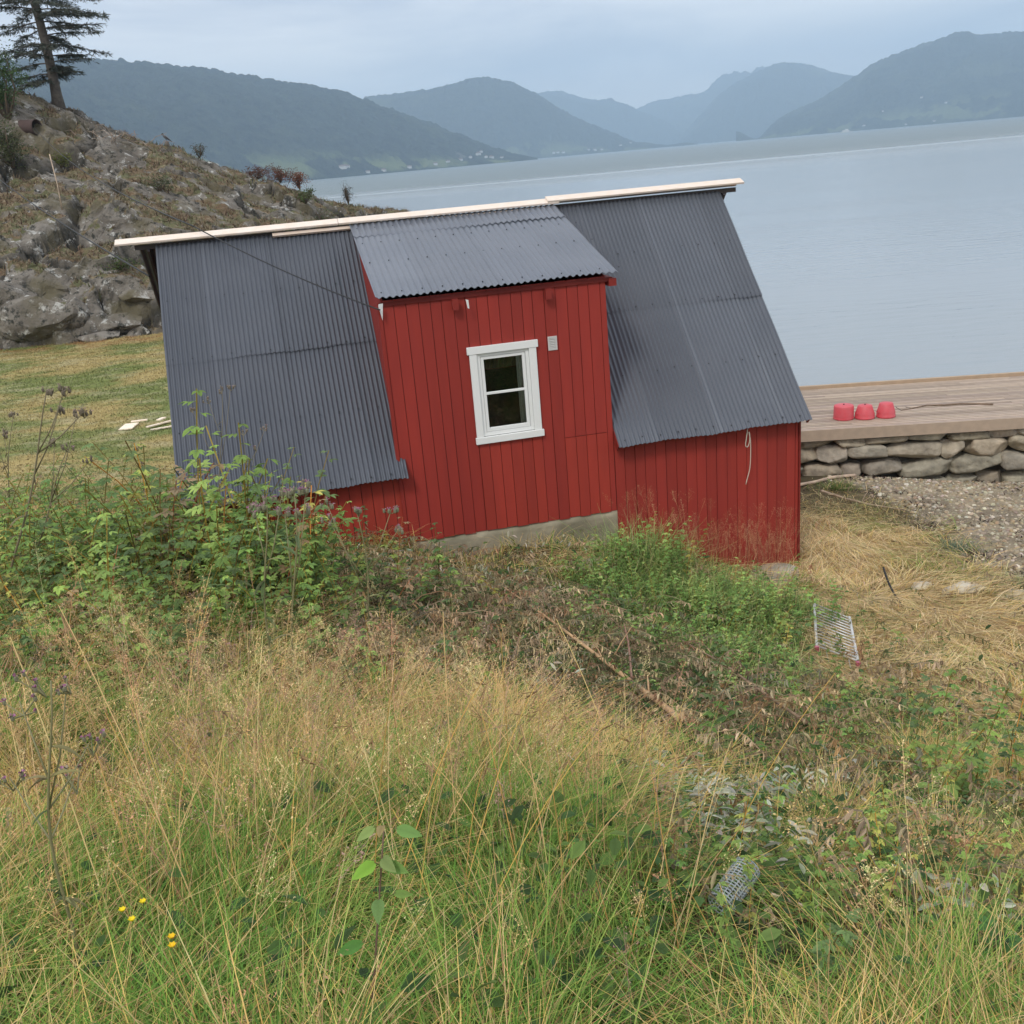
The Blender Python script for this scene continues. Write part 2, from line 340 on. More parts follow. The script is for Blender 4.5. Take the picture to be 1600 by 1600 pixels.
T_hill = TPS(hill_pts, .05)
_cells = np.random.default_rng(77).random((330, 2))*np.array([44, 44])+np.array([-42, 33]); _ch = np.random.default_rng(78).normal(0, 1, (330, 3))
def hill_z(X, Y):
    sh = X.shape; x = X.ravel(); y = Y.ravel(); wx = x+1.2*(fbm(x*.5, y*.5, 3)-.5)*2; wy = y+1.2*(fbm(x*.5+40, y*.5, 3)-.5)*2
    z = T_hill(x, y)-np.interp(x, [-20, -15, -13, -11, -6], [1.15, 1.15, .75, .62, .45])*sm(40, 45, y); o = np.empty(len(x)); cr = np.empty(len(x))
    for i in range(0, len(x), 20000):
        d = np.hypot(wx[i:i+20000, None]-_cells[None, :, 0], (wy[i:i+20000, None]-_cells[None, :, 1])*1.5)
        k = np.argpartition(d, 1, axis=1)[:, :2]; dd = np.take_along_axis(d, k, 1); s = np.argsort(dd, 1); k = np.take_along_axis(k, s, 1); dd = np.take_along_axis(dd, s, 1)
        c = k[:, 0]; ex = wx[i:i+20000]-_cells[c, 0]; ey = wy[i:i+20000]-_cells[c, 1]
        o[i:i+20000] = _ch[c, 0]*.26+_ch[c, 1]*.26*ex+_ch[c, 2]*.26*ey; cr[i:i+20000] = dd[:, 1]-dd[:, 0]
    crack = np.exp(-(cr/.14)**2)
    z2 = z+np.clip(o, -.7, .7)*.9*(1-.65*sm(43, 47, y))-.42*crack+(fbm(x*1.3, y*1.3, 4)-.5)*.7*(1-.3*sm(37, 41, y))+(np.abs(fbm(x*3.7+7, y*3.7, 3)-.5))*.28-.05
    lo = sm(32.8, 35.0, y)
    return (z2*lo+(z2-1.6)*(1-lo)).reshape(sh), crack.reshape(sh)
def hill():
    xs = np.arange(-40, 2.4, .13); ys = np.arange(33, 60, .13); X, Y = np.meshgrid(xs, ys, indexing='ij'); Zh, cr = hill_z(X, Y)
    Yj = Y+(fbm(X*2.1+3, Y*2.1+Zh, 3)-.5)*.5; Xj = X+(fbm(X*2.3+31, Y*2.3+Zh, 3)-.5)*.4
    gy, gx = np.gradient(Zh, .13)[1], np.gradient(Zh, .13)[0]; slope = np.hypot(gx, gy)
    soil = sm(1.4, .5, slope)*np.clip(sm(.44, .56, fbm(X*.8+5, Y*1.2, 4))+.12*sm(38, 43, Y), 0, 1)*sm(35.5, 36.5, Y+.2*fbm(X, Y, 2))
    soil = np.maximum(soil, np.exp(-((Zh-5.0-.1*(fbm(X*.4, Y*.4, 2)-.5)*10)/.45)**2)*sm(1.6, .7, slope)*.9)
    
    C = np.stack([soil, fbm(X*.5+8, Y*.5, 3), cr], -1)
    m = MB(); m.grid(np.stack([Xj, Yj, Zh], -1), C); return m, (X, Y, Zh, slope, soil)
def rock_mat():
    m = bpy.data.materials.new('lichen_rock'); m.use_nodes = True; t = m.node_tree; t.nodes.clear(); n = t.nodes.new; l = t.links.new
    o = n('ShaderNodeOutputMaterial'); p = n('ShaderNodeBsdfPrincipled'); p.inputs['Roughness'].default_value = .92; p.inputs['Specular IOR Level'].default_value = .2
    g = n('ShaderNodeTexCoord'); a = n('ShaderNodeVertexColor'); a.layer_name = 'Col'; sp = n('ShaderNodeSeparateColor'); l(a.outputs[0], sp.inputs[0])
    def noise(s, d=6, r=.6):
        q = n('ShaderNodeTexNoise'); q.inputs['Scale'].default_value = s; q.inputs['Detail'].default_value = d; q.inputs['Roughness'].default_value = r; l(g.outputs['Object'], q.inputs['Vector']); return q.outputs[0]
    def ramp(x, a0, a1, c0=(0, 0, 0, 1), c1=(1, 1, 1, 1)):
        q = n('ShaderNodeValToRGB'); q.color_ramp.elements[0].position = a0; q.color_ramp.elements[1].position = a1; q.color_ramp.elements[0].color = c0; q.color_ramp.elements[1].color = c1; l(x, q.inputs[0]); return q.outputs[0]
    def mixn(f, x, y):
        q = n('ShaderNodeMix'); q.data_type = 'RGBA'
        l(f, q.inputs[0]) if not isinstance(f, float) else setattr(q.inputs[0], 'default_value', f)
        for s, v in ((6, x), (7, y)):
            if isinstance(v, tuple): q.inputs[s].default_value = (*v, 1)
            else: l(v, q.inputs[s])
        return q.outputs[2]
    rock = mixn(ramp(noise(.9), .40, .60), (.25, .23, .20), (.14, .125, .105))
    rock = mixn(sp.outputs[2], rock, (.03, .03, .026))
    rock = mixn(ramp(noise(3.2, 8, .72), .52, .60), rock, (.045, .046, .04))
    rock = mixn(ramp(noise(2.3, 8, .75), .56, .63), rock, (.50, .50, .47))
    rock = mixn(ramp(noise(.7, 3, .5), .50, .68), rock, (.13, .115, .075))
    soil = mixn(ramp(noise(2.0, 5, .6), .42, .58), (.17, .12, .075), (.13, .135, .07))
    soil = mixn(ramp(noise(5.0, 5, .7), .5, .65), soil, (.27, .22, .15))
    nz = noise(4, 6, .7); ad = n('ShaderNodeMath'); ad.operation = 'ADD'; l(sp.outputs[0], ad.inputs[0]); l(nz, ad.inputs[1])
    f = ramp(ad.outputs[0], .84, 1.02)
    c = mixn(f, rock, soil); l(c, p.inputs['Base Color'])
    b = n('ShaderNodeBump'); b.inputs['Strength'].default_value = .9; b.inputs['Distance'].default_value = .16; l(noise(4.5, 10, .68), b.inputs['Height']); l(b.outputs[0], p.inputs['Normal'])
    l(p.outputs[0], o.inputs[0]); return m
M_rock = rock_mat()
hm, HILL = hill(); tag(hm.build('hill', M_rock, smooth=False), kind='structure')
def hillz(x, y):
    X, Y, Zh = HILL[:3]; i = int(np.clip((x+40)/.13, 0, X.shape[0]-1)); j = int(np.clip((y-33)/.13, 0, X.shape[1]-1)); return Zh[i, j]
def hspot(px, py):
    d = ray(px, py); d = d/d[1]
    for y in np.arange(34, 58, .03):
        P = CAM+d*y
        if P[2] < hillz(P[0], y): return P
    y = 48; P = CAM+d*y; return np.array([P[0], y, hillz(P[0], y)])

def crest(px, py):
    d = ray(px, py); a = d[0]/d[1]; best = None
    for y in np.arange(38, 56, .1):
        z = hillz(a*y, y); e = (z-CAMZ)/y
        if best is None or e > best[0]: best = (e, np.array([a*y, y, z]))
    return best[1]
# water ---------------------------------------------------------
def water_mat():
    m = bpy.data.materials.new('fjord_water'); m.use_nodes = True; t = m.node_tree; t.nodes.clear(); n = t.nodes.new; l = t.links.new
    o = n('ShaderNodeOutputMaterial'); p = n('ShaderNodeBsdfPrincipled'); g = n('ShaderNodeNewGeometry'); mp = n('ShaderNodeMapping')
    mp.inputs['Rotation'].default_value = (0, 0, math.radians(6)); mp.inputs['Scale'].default_value = (.35, 1, 1); l(g.outputs['Position'], mp.inputs[0])
    p.inputs['IOR'].default_value = 1.34
    def noise(s, d, r=.55):
        q = n('ShaderNodeTexNoise'); q.inputs['Scale'].default_value = s; q.inputs['Detail'].default_value = d; q.inputs['Roughness'].default_value = r; l(mp.outputs[0], q.inputs['Vector']); return q.outputs[0]
    def math_(op, a, b):
        q = n('ShaderNodeMath'); q.operation = op
        for i, v in enumerate((a, b)):
            if isinstance(v, (int, float)): q.inputs[i].default_value = v
            else: l(v, q.inputs[i])
        return q.outputs[0]
    sep = n('ShaderNodeSeparateXYZ'); l(g.outputs['Position'], sep.inputs[0])
    yy = math_('ADD', math_('SUBTRACT', sep.outputs[1], math_('MULTIPLY', sep.outputs[0], .12)), math_('MULTIPLY', math_('SUBTRACT', noise(.012, 4), .5), 260))
    wind = n('ShaderNodeMapRange'); wind.inputs[1].default_value = 230; wind.inputs[2].default_value = 420; l(yy, wind.inputs[0])
    wake = math_('LESS_THAN', math_('ABSOLUTE', math_('SUBTRACT', math_('ADD', math_('SUBTRACT', sep.outputs[1], math_('MULTIPLY', sep.outputs[0], .1)), math_('MULTIPLY', noise(.01, 2), 30)), 365), 0), 7)
    cm = n('ShaderNodeMix'); cm.data_type = 'RGBA'; cm.inputs[6].default_value = (.27, .305, .32, 1); cm.inputs[7].default_value = (.12, .165, .17, 1); l(wind.outputs[0], cm.inputs[0])
    c2 = n('ShaderNodeMix'); c2.data_type = 'RGBA'; l(cm.outputs[2], c2.inputs[6]); c2.inputs[7].default_value = (.45, .52, .56, 1); l(math_('MULTIPLY', wake, .6), c2.inputs[0])
    l(c2.outputs[2], p.inputs['Base Color'])
    rg = n('ShaderNodeMapRange'); rg.inputs[3].default_value = .16; rg.inputs[4].default_value = .30; l(wind.outputs[0], rg.inputs[0]); l(rg.outputs[0], p.inputs['Roughness'])
    b1 = n('ShaderNodeBump'); b1.inputs['Distance'].default_value = .12; l(noise(1.1, 5), b1.inputs['Height'])
    calm = noise(.045, 3); st = n('ShaderNodeMapRange'); st.inputs[1].default_value = .4; st.inputs[2].default_value = .65; st.inputs[3].default_value = .10; st.inputs[4].default_value = .45; l(calm, st.inputs[0])
    l(math_('ADD', st.outputs[0], math_('MULTIPLY', wind.outputs[0], .5)), b1.inputs['Strength'])
    b2 = n('ShaderNodeBump'); b2.inputs['Distance'].default_value = 4.5; l(noise(.10, 6, .65), b2.inputs['Height']); l(b1.outputs[0], b2.inputs['Normal']); l(math_('MULTIPLY', wind.outputs[0], .75), b2.inputs['Strength'])
    l(b2.outputs[0], p.inputs['Normal']); l(p.outputs[0], o.inputs[0]); return m
m = MB(); m.add([(-6000, 14, 0), (6000, 14, 0), (6000, 10000, 0), (-6000, 10000, 0)], [(0, 1, 2, 3)]); m.add([(9, -200, 0), (6000, -200, 0), (6000, 14, 0), (9, 14, 0)], [(0, 1, 2, 3)])
m.add([(-6000, -200, -.01), (-60, -200, -.01), (-60, 14, -.01), (-6000, 14, -.01)], [(0, 1, 2, 3)])
tag(m.build('water', water_mat()), kind='structure')

# mountains ------------------------------------------------------
def mount_mat():
    m = bpy.data.materials.new('forested_slope'); m.use_nodes = True; t = m.node_tree; t.nodes.clear(); n = t.nodes.new; l = t.links.new
    o = n('ShaderNodeOutputMaterial'); p = n('ShaderNodeBsdfPrincipled'); p.inputs['Roughness'].default_value = 1; p.inputs['Specular IOR Level'].default_value = .05
    g = n('ShaderNodeNewGeometry')
    def noise(s, d, r=.6):
        q = n('ShaderNodeTexNoise'); q.inputs['Scale'].default_value = s; q.inputs['Detail'].default_value = d; q.inputs['Roughness'].default_value = r; l(g.outputs['Position'], q.inputs['Vector']); return q.outputs[0]
    def ramp(x, a0, a1, c0, c1):
        q = n('ShaderNodeValToRGB'); q.color_ramp.elements[0].position = a0; q.color_ramp.elements[1].position = a1; q.color_ramp.elements[0].color = (*c0, 1); q.color_ramp.elements[1].color = (*c1, 1); l(x, q.inputs[0]); return q.outputs[0]
    def mixn(f, x, y):
        q = n('ShaderNodeMix'); q.data_type = 'RGBA'; l(f, q.inputs[0]); l(x, q.inputs[6])
        if isinstance(y, tuple): q.inputs[7].default_value = (*y, 1)
        else: l(y, q.inputs[7])
        return q.outputs[2]
    c = ramp(noise(.035, 6, .7), .35, .65, (.009, .016, .018), (.046, .062, .045))
    c = mixn(ramp(noise(.0035, 5, .6), .56, .66, (0, 0, 0), (.6, .6, .6)), c, (.085, .105, .05))
    c = mixn(ramp(noise(.006, 6, .7), .66, .72, (0, 0, 0), (.75, .75, .75)), c, (.16, .16, .14))
    a = n('ShaderNodeVertexColor'); a.layer_name = 'Col'; sp = n('ShaderNodeSeparateColor'); l(a.outputs[0], sp.inputs[0])
    fld = n('ShaderNodeMath'); fld.operation = 'MULTIPLY'; l(sp.outputs[0], fld.inputs[0]); l(ramp(noise(.009, 3, .5), .48, .54, (0, 0, 0), (1, 1, 1)), fld.inputs[1])
    c = mixn(fld.outputs[0], c, (.19, .23, .09)); l(c, p.inputs['Base Color'])
    b = n('ShaderNodeBump'); b.inputs['Strength'].default_value = 1; b.inputs['Distance'].default_value = 30; l(noise(.045, 6, .7), b.inputs['Height']); l(b.outputs[0], p.inputs['Normal'])
    l(p.outputs[0], o.inputs[0]); return m
M_mount = mount_mat()
MH = {}
def mountain(name, crest, d_foot, d_crest, seed, cols=420, rows=90, rough=1.0, field=0.):
    """crest: (px, py) outline points; d_foot / d_crest: forward distance in metres of shore and crest (scalar or pair left,right)"""
    cp = np.array(crest, float); xs = np.linspace(cp[0, 0], cp[-1, 0], cols); ys = np.interp(xs, cp[:, 0], cp[:, 1])
    ys = np.convolve(np.pad(ys, 6, mode='edge'), np.ones(13)/13, 'valid')
    tt = np.linspace(0, 1, cols); DF = np.interp(tt, np.linspace(0, 1, len(np.atleast_1d(d_foot))), np.atleast_1d(d_foot)) ; DC = np.interp(tt, np.linspace(0, 1, len(np.atleast_1d(d_crest))), np.atleast_1d(d_crest))
    az = np.empty(cols); hc = np.empty(cols)
    for i in range(cols):
        d = ray(xs[i], ys[i]); az[i] = d[0]/d[1]; hc[i] = max(CAMZ+d[2]/d[1]*DC[i], 3)
    s = np.linspace(-.06, 1.55, rows)[:, None]
    D = DF[None]+(DC-DF)[None]*s
    prof = np.where(s < 0, s*3, np.where(s <= 1, 1-(1-np.clip(s, 0, 1))**1.55, 1-.9*(s-1)))
    X = D*az[None]; Y = D
    size = hc.mean()
    f = fbm(X/size*1.3+seed*5, Y/size*1.3, 5, .55)-.5
    rid = .5-np.abs(fbm(X/size*.9+seed*3+50, Y/size*.9, 4)-.5)*2
    env = np.clip(s, 0, 1)*np.clip(1-np.clip(s, 0, 1), 0, 1)*4
    Zm = hc[None]*prof+(f*.55+rid*.30)*hc[None]*env*rough
    Zm += (fbm(X/28+seed, Y/28, 3, .8)-.5)*26*sm(0, .04, s)*np.clip(hc/60, 0, 1)[None]   # tree tops
    C = np.stack([np.exp(-((s-.06)/.07)**2)*field*np.ones_like(X)*sm(.0, .02, s), X*0, X*0], -1)
    m = MB(); m.grid(np.stack([X, Y, Zm], -1), C); o = m.build(name, M_mount, smooth=True); tag(o, kind='structure'); MH[name+str(seed)] = (az, D, X, Zm); return o
mountain('mountain', [(-1100, 190), (-700, 110), (-260, 120), (-100, 96), (20, 102), (110, 98), (150, 103), (230, 107), (330, 113), (380, 122), (430, 130), (480, 137), (540, 148), (580, 160), (640, 182), (700, 205), (750, 225), (800, 239), (840, 247)],
         (700, 900, 1650, 2750), (1700, 2200, 2900, 3000), 1, 1300, 170, .30, field=1.)
mountain('mountain', [(480, 170), (560, 158), (585, 152), (620, 148), (680, 140), (720, 130), (750, 125), (790, 128), (820, 140), (850, 155), (880, 172), (900, 185), (950, 205), (990, 222), (1022, 229)],
         (3900, 4300), (4700, 4700), 2, 420, 90, .5, field=.6)
mountain('mountain', [(1150, 205), (1183, 219), (1215, 187), (1260, 165), (1310, 140), (1360, 105), (1400, 90), (1430, 80), (1480, 62), (1505, 51), (1530, 57), (1560, 56), (1610, 55), (1700, 60), (1850, 40)],
         (4000, 3000), (4600, 4700), 3, 520, 120, .55, field=.7)
mountain('mountain', [(1040, 228), (1060, 222), (1085, 190), (1120, 152), (1150, 130), (1200, 108), (1230, 99), (1262, 103), (1300, 115), (1345, 120), (1420, 118)],
         (5800, 5800), (6900, 6900), 4, 320, 70, .6)
mountain('mountain', [(700, 165), (800, 160), (845, 150), (880, 145), (910, 156), (950, 158), (980, 166), (1010, 178), (1040, 190), (1090, 215)],
         (6600, 6600), (7600, 7600), 5, 300, 60, 1.0)
mountain('mountain', [(940, 190), (985, 176), (1010, 168), (1025, 158), (1060, 157), (1080, 148), (1100, 148), (1115, 138), (1130, 124), (1160, 118), (1250, 118)],
         (7200, 7200), (8600, 8600), 6, 240, 60, 1.0)
mountain('mountain', [(940, 231), (965, 225), (1000, 222), (1040, 227), (1078, 222), (1090, 226)], (4500, 4500), (4700, 4700), 7, 120, 30, 1.0)

# haze -----------------------------------------------------------
m = MB(); m.box((0, 4900, 385), (12400, 10600, 782)); hz = bpy.data.materials.new('haze_air'); hz.use_nodes = True; t = hz.node_tree; t.nodes.clear()
o_ = t.nodes.new('ShaderNodeOutputMaterial'); v_ = t.nodes.new('ShaderNodeVolumePrincipled'); v_.inputs['Color'].default_value = (.60, .79, .98, 1)
v_.inputs['Density'].default_value = 2.15e-4; v_.inputs['Anisotropy'].default_value = 0.0; t.links.new(v_.outputs[0], o_.inputs['Volume'])
tag(m.build('haze', hz), kind='stuff', label='thin blue haze lying over the whole fjord')

# ------------------------------------------------------------------ the house
PSI = .1994; AX = np.array([math.cos(PSI), math.sin(PSI), 0]); NX = np.array([math.sin(PSI), -math.cos(PSI), 0]); ORG = np.array([-1.2451, 11.5008, 2.7779])
def W(u, v, h): return ORG+u*AX+v*NX+np.array([0, 0, h])
RM = np.array([AX, NX, [0, 0, 1]]).T          # local (u, v, h) -> world
RR, HR, EE, HE = 2.54, 3.584, .185, .855       # ridge run, ridge height, eave reach, eave height
DW, UL, UR = 2.6, -2.51, 5.14
house = empty('boathouse', tuple(ORG), PSI)
tag(house, 'red timber boathouse with dark corrugated roof, dormer and white window', 'boathouse')
def wbox(m, u0, u1, v0, v1, h0, h1, col=(1, 1, 1), mi=0):
    m.box(W((u0+u1)/2, (v0+v1)/2, (h0+h1)/2), (u1-u0, v1-v0, h1-h0), col, RM, mi)
def sheet(m, f, u0, u1, s0, s1, lift, pitch=.0765, amp=.0105, n=8, rows=14, tone=1.0, phase=0., fl=None):
    """corrugated sheet; f(u, s) gives the base point and its outward normal"""
    us = np.arange(u0, u1+1e-6, pitch/n); ss = np.linspace(s0, s1, rows); P = np.empty((len(us), rows, 3)); C = np.empty((len(us), rows, 3))
    nrm = f[2]
    for i, u in enumerate(us):
        h = amp*math.sin(2*math.pi*(u+phase)/pitch)
        k = int(math.floor((u+.3)/.84)); tn = tone*(1+.05*math.sin(k*2.7+phase*40+s0*3))
        seam = (u+.3) % .84
        for j, s in enumerate(ss):
            sag = .004*math.sin(u*2.1+j*.7)
            jag = (.008*math.sin(u*5.3+phase*9)+.004*math.sin(u*17)) if j == rows-1 else 0
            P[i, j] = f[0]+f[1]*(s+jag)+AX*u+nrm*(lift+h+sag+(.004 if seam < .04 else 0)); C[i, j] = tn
    m.grid(P, C)
A_main = W(0, -RR, HR); dm = W(0, EE, HE)-A_main; LM = np.linalg.norm(dm); dm /= LM; nm = np.cross(dm, AX); nm *= np.sign(nm[2]); FM = (A_main, dm, nm)
A_d = W(0, -RR, HR); dd_ = W(0, .09, 2.895)-A_d; LD = np.linalg.norm(dd_); dd_ /= LD; nd = np.cross(dd_, AX); nd *= np.sign(nd[2]); FD = (A_d, dd_, nd)
A_b = W(0, -RR, HR); db = W(0, -2*RR-.2, HE)-A_b; LB = np.linalg.norm(db); db /= LB; nb = np.cross(db, AX); nb *= np.sign(nb[2]); FB = (A_b, db, nb)
def screws(m, F, u0, u1, ss, lift=.014, step=.0765*3):
    for s in ss:
        for u in np.arange(u0+.03, u1, step):
            u2 = round(u/.0765)*.0765+.019; c = F[0]+F[1]*(s+random.uniform(-.015, .015))+AX*u2+F[2]*(lift)
            m.box(c, (.010, .010, .010), R=RM, mi=1, col=(1, 1, 1))
SO = 1.90   # overlap of the two rows of sheets, distance from the ridge
def rpart(name, secs):
    m = MB()
    for args in secs: args(m)
    o = m.build(name, [M_roof, M_screw], house, smooth=True); md = o.modifiers.new('thickness', 'SOLIDIFY'); md.thickness = .003; md.offset = -1; es = o.modifiers.new('edges', 'EDGE_SPLIT'); es.split_angle = math.radians(52); return o
rpart('roof', [lambda m: sheet(m, FM, UL, .0, SO-.12, LM, .0, tone=.95, pitch=.057), lambda m: sheet(m, FM, UL, .0, .05, SO, .010, tone=1.0, pitch=.057, amp=.0105),
               lambda m: screws(m, FM, UL, 0, (.95, SO-.06, 2.85, LM-.08)),
               lambda m: sheet(m, FM, 0, .06, LM-.27, LM, .001, tone=.95, pitch=.057)])
rpart('roof', [lambda m: sheet(m, FM, DW+.012, UR, SO-.12, LM, .0, phase=.02, tone=1.04, pitch=.060), lambda m: sheet(m, FM, DW+.012, UR, .05, SO, .010, phase=.02, tone=.96, pitch=.060),
               lambda m: screws(m, FM, DW+.012, UR, (.95, SO-.06, 2.85, LM-.08))])
rpart('dormer_roof', [lambda m: sheet(m, FD, -.06, DW+.14, .45, LD, .012, tone=1.55), lambda m: sheet(m, FD, -.06, DW+.14, .04, .60, .021, tone=1.5),  # tone raised: brighter sky reflection on the flatter dormer pitch painted in
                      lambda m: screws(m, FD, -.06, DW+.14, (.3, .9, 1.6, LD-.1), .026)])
rpart('back_roof', [lambda m: sheet(m, FB, UL-.20, UR+.15, .03, LB, -.012, rows=4)])
M_verge = mat('verge_paint', (.05, .045, .05), .7)
for u0, u1 in ((UL-.13, UL-.05), (UR, UR+.12)):
    for k in range(1):
        m = MB(); m.bar(A_b+AX*((u0+u1)/2)+db*.02-nb*.05, A_b+AX*((u0+u1)/2)+db*(LB-.05)-nb*.05, .03, .10, nb); m.build('verge_board', M_verge, house)
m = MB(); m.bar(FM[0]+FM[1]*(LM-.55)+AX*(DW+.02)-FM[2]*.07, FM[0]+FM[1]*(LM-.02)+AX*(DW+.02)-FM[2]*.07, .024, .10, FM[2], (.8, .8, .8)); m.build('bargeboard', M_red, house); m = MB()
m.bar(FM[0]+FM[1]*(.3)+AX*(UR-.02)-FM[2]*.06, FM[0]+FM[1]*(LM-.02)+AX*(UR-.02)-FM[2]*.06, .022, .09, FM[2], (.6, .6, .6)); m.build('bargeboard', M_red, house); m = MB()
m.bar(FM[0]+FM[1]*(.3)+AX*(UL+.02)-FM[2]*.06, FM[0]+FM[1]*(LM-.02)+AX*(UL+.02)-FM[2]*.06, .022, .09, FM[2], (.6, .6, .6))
m.build('bargeboard', M_red, house)
# ridge planks: left, middle, right; front ones lie on the front slope
def plank(u0, u1, s, lift, wd, F, tone=1):
    m = MB(); m.bar(F[0]+F[1]*s+F[2]*lift+AX*u0, F[0]+F[1]*s+F[2]*lift+AX*u1, .026, wd, F[1], (tone, tone, tone)); o = m.build('ridge_plank', M_timber, house); b = o.modifiers.new('b', 'BEVEL'); b.width = .003; return o
FLAT = (A_main, (dm*.85+np.array([0, 0, -.0])*1), nm)
tilt = dm*.80+nm*.35; tilt /= np.linalg.norm(tilt); tn_ = np.cross(AX, tilt); tn_ *= np.sign(tn_[2]); FP = (A_main+np.array([0, 0, .075]), tilt, tn_)
plank(-2.98, -.20, .06, .0, .15, FP); plank(-.195, 2.78, .06, .0, .15, FP, .97); plank(2.62, 5.47, .055, .028, .15, FP, .95)
FPb = (A_main+np.array([0, 0, .075]), -NX*.9+np.array([0, 0, -.35]), np.array([0, 0, 1.])); plank(-2.95, 5.44, .055, -.012, .12, FPb, .8)
m = MB(); m.bar(A_main+AX*-1.05+dm*.095+nm*.045, A_main+AX*2.72+dm*.095+nm*.045, .03, .05, dm, (.75, .72, .7)); m.build('ridge_batten', M_timber, house)
m = MB(); m.bar(A_main+AX*(UL-.25)+np.array([0, 0, -.03]), A_main+AX*(UR+.25)+np.array([0, 0, -.03]), .05, .06, (0, 0, 1), (.07, .07, .08)); m.build('ridge_beam', M_timber, house)  # near-black tint paints in the shade under the ridge planks

# walls: boards with gaps, one mesh per wall
def boards(m, u0, u1, top, bot, v=0, wd=.132, seed=0, joints=None, hue=(1, 1, 1)):
    r = random.Random(seed); u = u0
    while u < u1-.02:
        w_ = min(wd*r.uniform(.93, 1.07), u1-u); g = .0065; ub = u+w_/2
        tn = r.uniform(.90, 1.08); dv = r.uniform(0, .006); t_, b_ = top(ub), bot(ub)+r.uniform(-.01, .01)
        c = tuple(tn*h for h in hue)
        if joints and joints[0] < ub < joints[1]:
            j = joints[2]; wbox(m, u+g/2, u+w_-g/2, v-.02, v+dv, j+.004, t_, c); wbox(m, u+g/2, u+w_-g/2, v-.02, v+dv+.003, b_, j-.004, (c[0]*1.08, c[1]*1.15, c[2]))
        else: wbox(m, u+g/2, u+w_-g/2, v-.02, v+dv, b_, t_, c)
        u += w_
m = MB()   # lower wall left of the dormer, dormer wall, wall right of it, with a dark backing
WU0, WU1, WH0, WH1 = 1.0, 1.64, 1.15, 2.16    # window hole
boards(m, -2.34, -.012, lambda u: HE+.12, lambda u: .06 if u < -.6 else -.02, seed=1, hue=(1.08, 1.15, 1))
r_ = random.Random(5); u = 0
while u < DW-.01:
    w_ = min(.133*r_.uniform(.93, 1.07), DW-u); g = .0065; tn = r_.uniform(.9, 1.08); dv = r_.uniform(0, .006); c = (tn, tn, tn)
    spans = [(-.005+r_.uniform(-.008, .008), 2.86)]
    a, b = u+g/2, u+w_-g/2
    if b > WU0 and a < WU1:
        if a < WU0: wbox(m, a, WU0, -.02, dv, WH0, WH1, c)
        if b > WU1: wbox(m, WU1, b, -.02, dv, WH0, WH1, c)
        spans = [(spans[0][0], WH0), (WH1, 2.86)]
    elif 1.98 < u+w_/2 < 2.46: spans = [(spans[0][0], 1.006), (1.014, 2.86)]
    for k, (lo, hi) in enumerate(spans):
        wbox(m, a, b, -.02, dv+(.003 if len(spans) > 1 and k == 0 else 0), lo, hi, (c[0]*1.06, c[1]*1.1, c[2]) if hi < 1.2 else c)
    u += w_
boards(m, DW+.004, 5.05, lambda u: HE+.12, lambda u: -1.45, seed=3, hue=(.98, 1., 1))
m.build('wall', M_red, house)
m = MB()
wbox(m, -2.33, WU0, -.05, -.021, -.0, .93); wbox(m, 0, WU0, -.05, -.021, .93, 2.84); wbox(m, WU1, DW, -.05, -.021, 0, 2.84); wbox(m, WU0, WU1, -.05, -.021, 0, WH0); wbox(m, WU0, WU1, -.05, -.021, WH1, 2.84)
wbox(m, DW, 5.04, -.05, -.021, -1.4, .93)
m.build('wall_lining', M_hole, house)
m = MB()   # cheeks of the dormer and the gable walls
for u, s in ((0., 1), (DW, -1)):
    t0 = .022
    pts = [(0.0, .88), (0.0, 2.86), (-RR+.1, HR-.06), (-RR+.1, HR-.25)]
    V = [W(u+.001*s, v, h) for v, h in pts]+[W(u+s*t0, v, h) for v, h in pts]
    m = MB(); m.add(V, [(0, 1, 2, 3), (7, 6, 5, 4), (0, 4, 5, 1), (1, 5, 6, 2), (2, 6, 7, 3), (3, 7, 4, 0)], (.95, .9, .9)); m.build('dormer_cheek', M_red, house)
for u, s in ((-2.34, 1), (5.05, -1)):
    m = MB(); vv = -.03
    while vv > -2*RR+.05:
        v2 = max(vv-.125, -2*RR); top = lambda v: HR-.07-abs(v+RR)*(HR-HE)/(RR+EE)
        V = [W(u, vv, -1.5), W(u, v2+.006, -1.5), W(u, v2+.006, top(v2)-.03), W(u, vv, top(vv)-.03)]; V += [p+AX*s*.03 for p in V]
        m.add(V, [(0, 1, 2, 3), (7, 6, 5, 4), (0, 4, 5, 1), (1, 5, 6, 2), (2, 6, 7, 3), (3, 7, 4, 0)], tuple([random.uniform(.9, 1.05)]*3)); vv = v2
    m.build('gable_wall', M_red, house)
m = MB(); boards(m, -2.34, 5.05, lambda u: HE+.1, lambda u: -1.5, v=-2*RR, seed=9); m.build('back_wall', M_red, house)
m = MB(); wbox(m, -2.28, 5.0, -2*RR+.03, -2*RR+.05, -1.5, HE+.1); wbox(m, -2.28, -2.26, -4.9, -.1, -1.5, HE+.1); wbox(m, 4.99, 5.01, -4.9, -.1, -1.5, HE+.1); m.build('light_stop_lining', M_dark, house)  # added unseen lining, blocks light leaking in through the board gaps
m = MB(); wbox(m, -2.25, 4.95, -4.9, -.1, -.1, -.02); m.build('inner_floor', M_dark, house)
m = MB()   # corner boards, eave trim and rafter tails
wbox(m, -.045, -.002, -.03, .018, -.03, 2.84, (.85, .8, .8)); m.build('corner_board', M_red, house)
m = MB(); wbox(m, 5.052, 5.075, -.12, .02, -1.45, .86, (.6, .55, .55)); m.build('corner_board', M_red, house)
m = MB(); wbox(m, -.03, DW+.08, .008, .022, 2.80, 2.845, (.5, .45, .45)); m.build('eave_board', M_red, house)  # tinted darker to paint in the shade beneath the dormer sheets
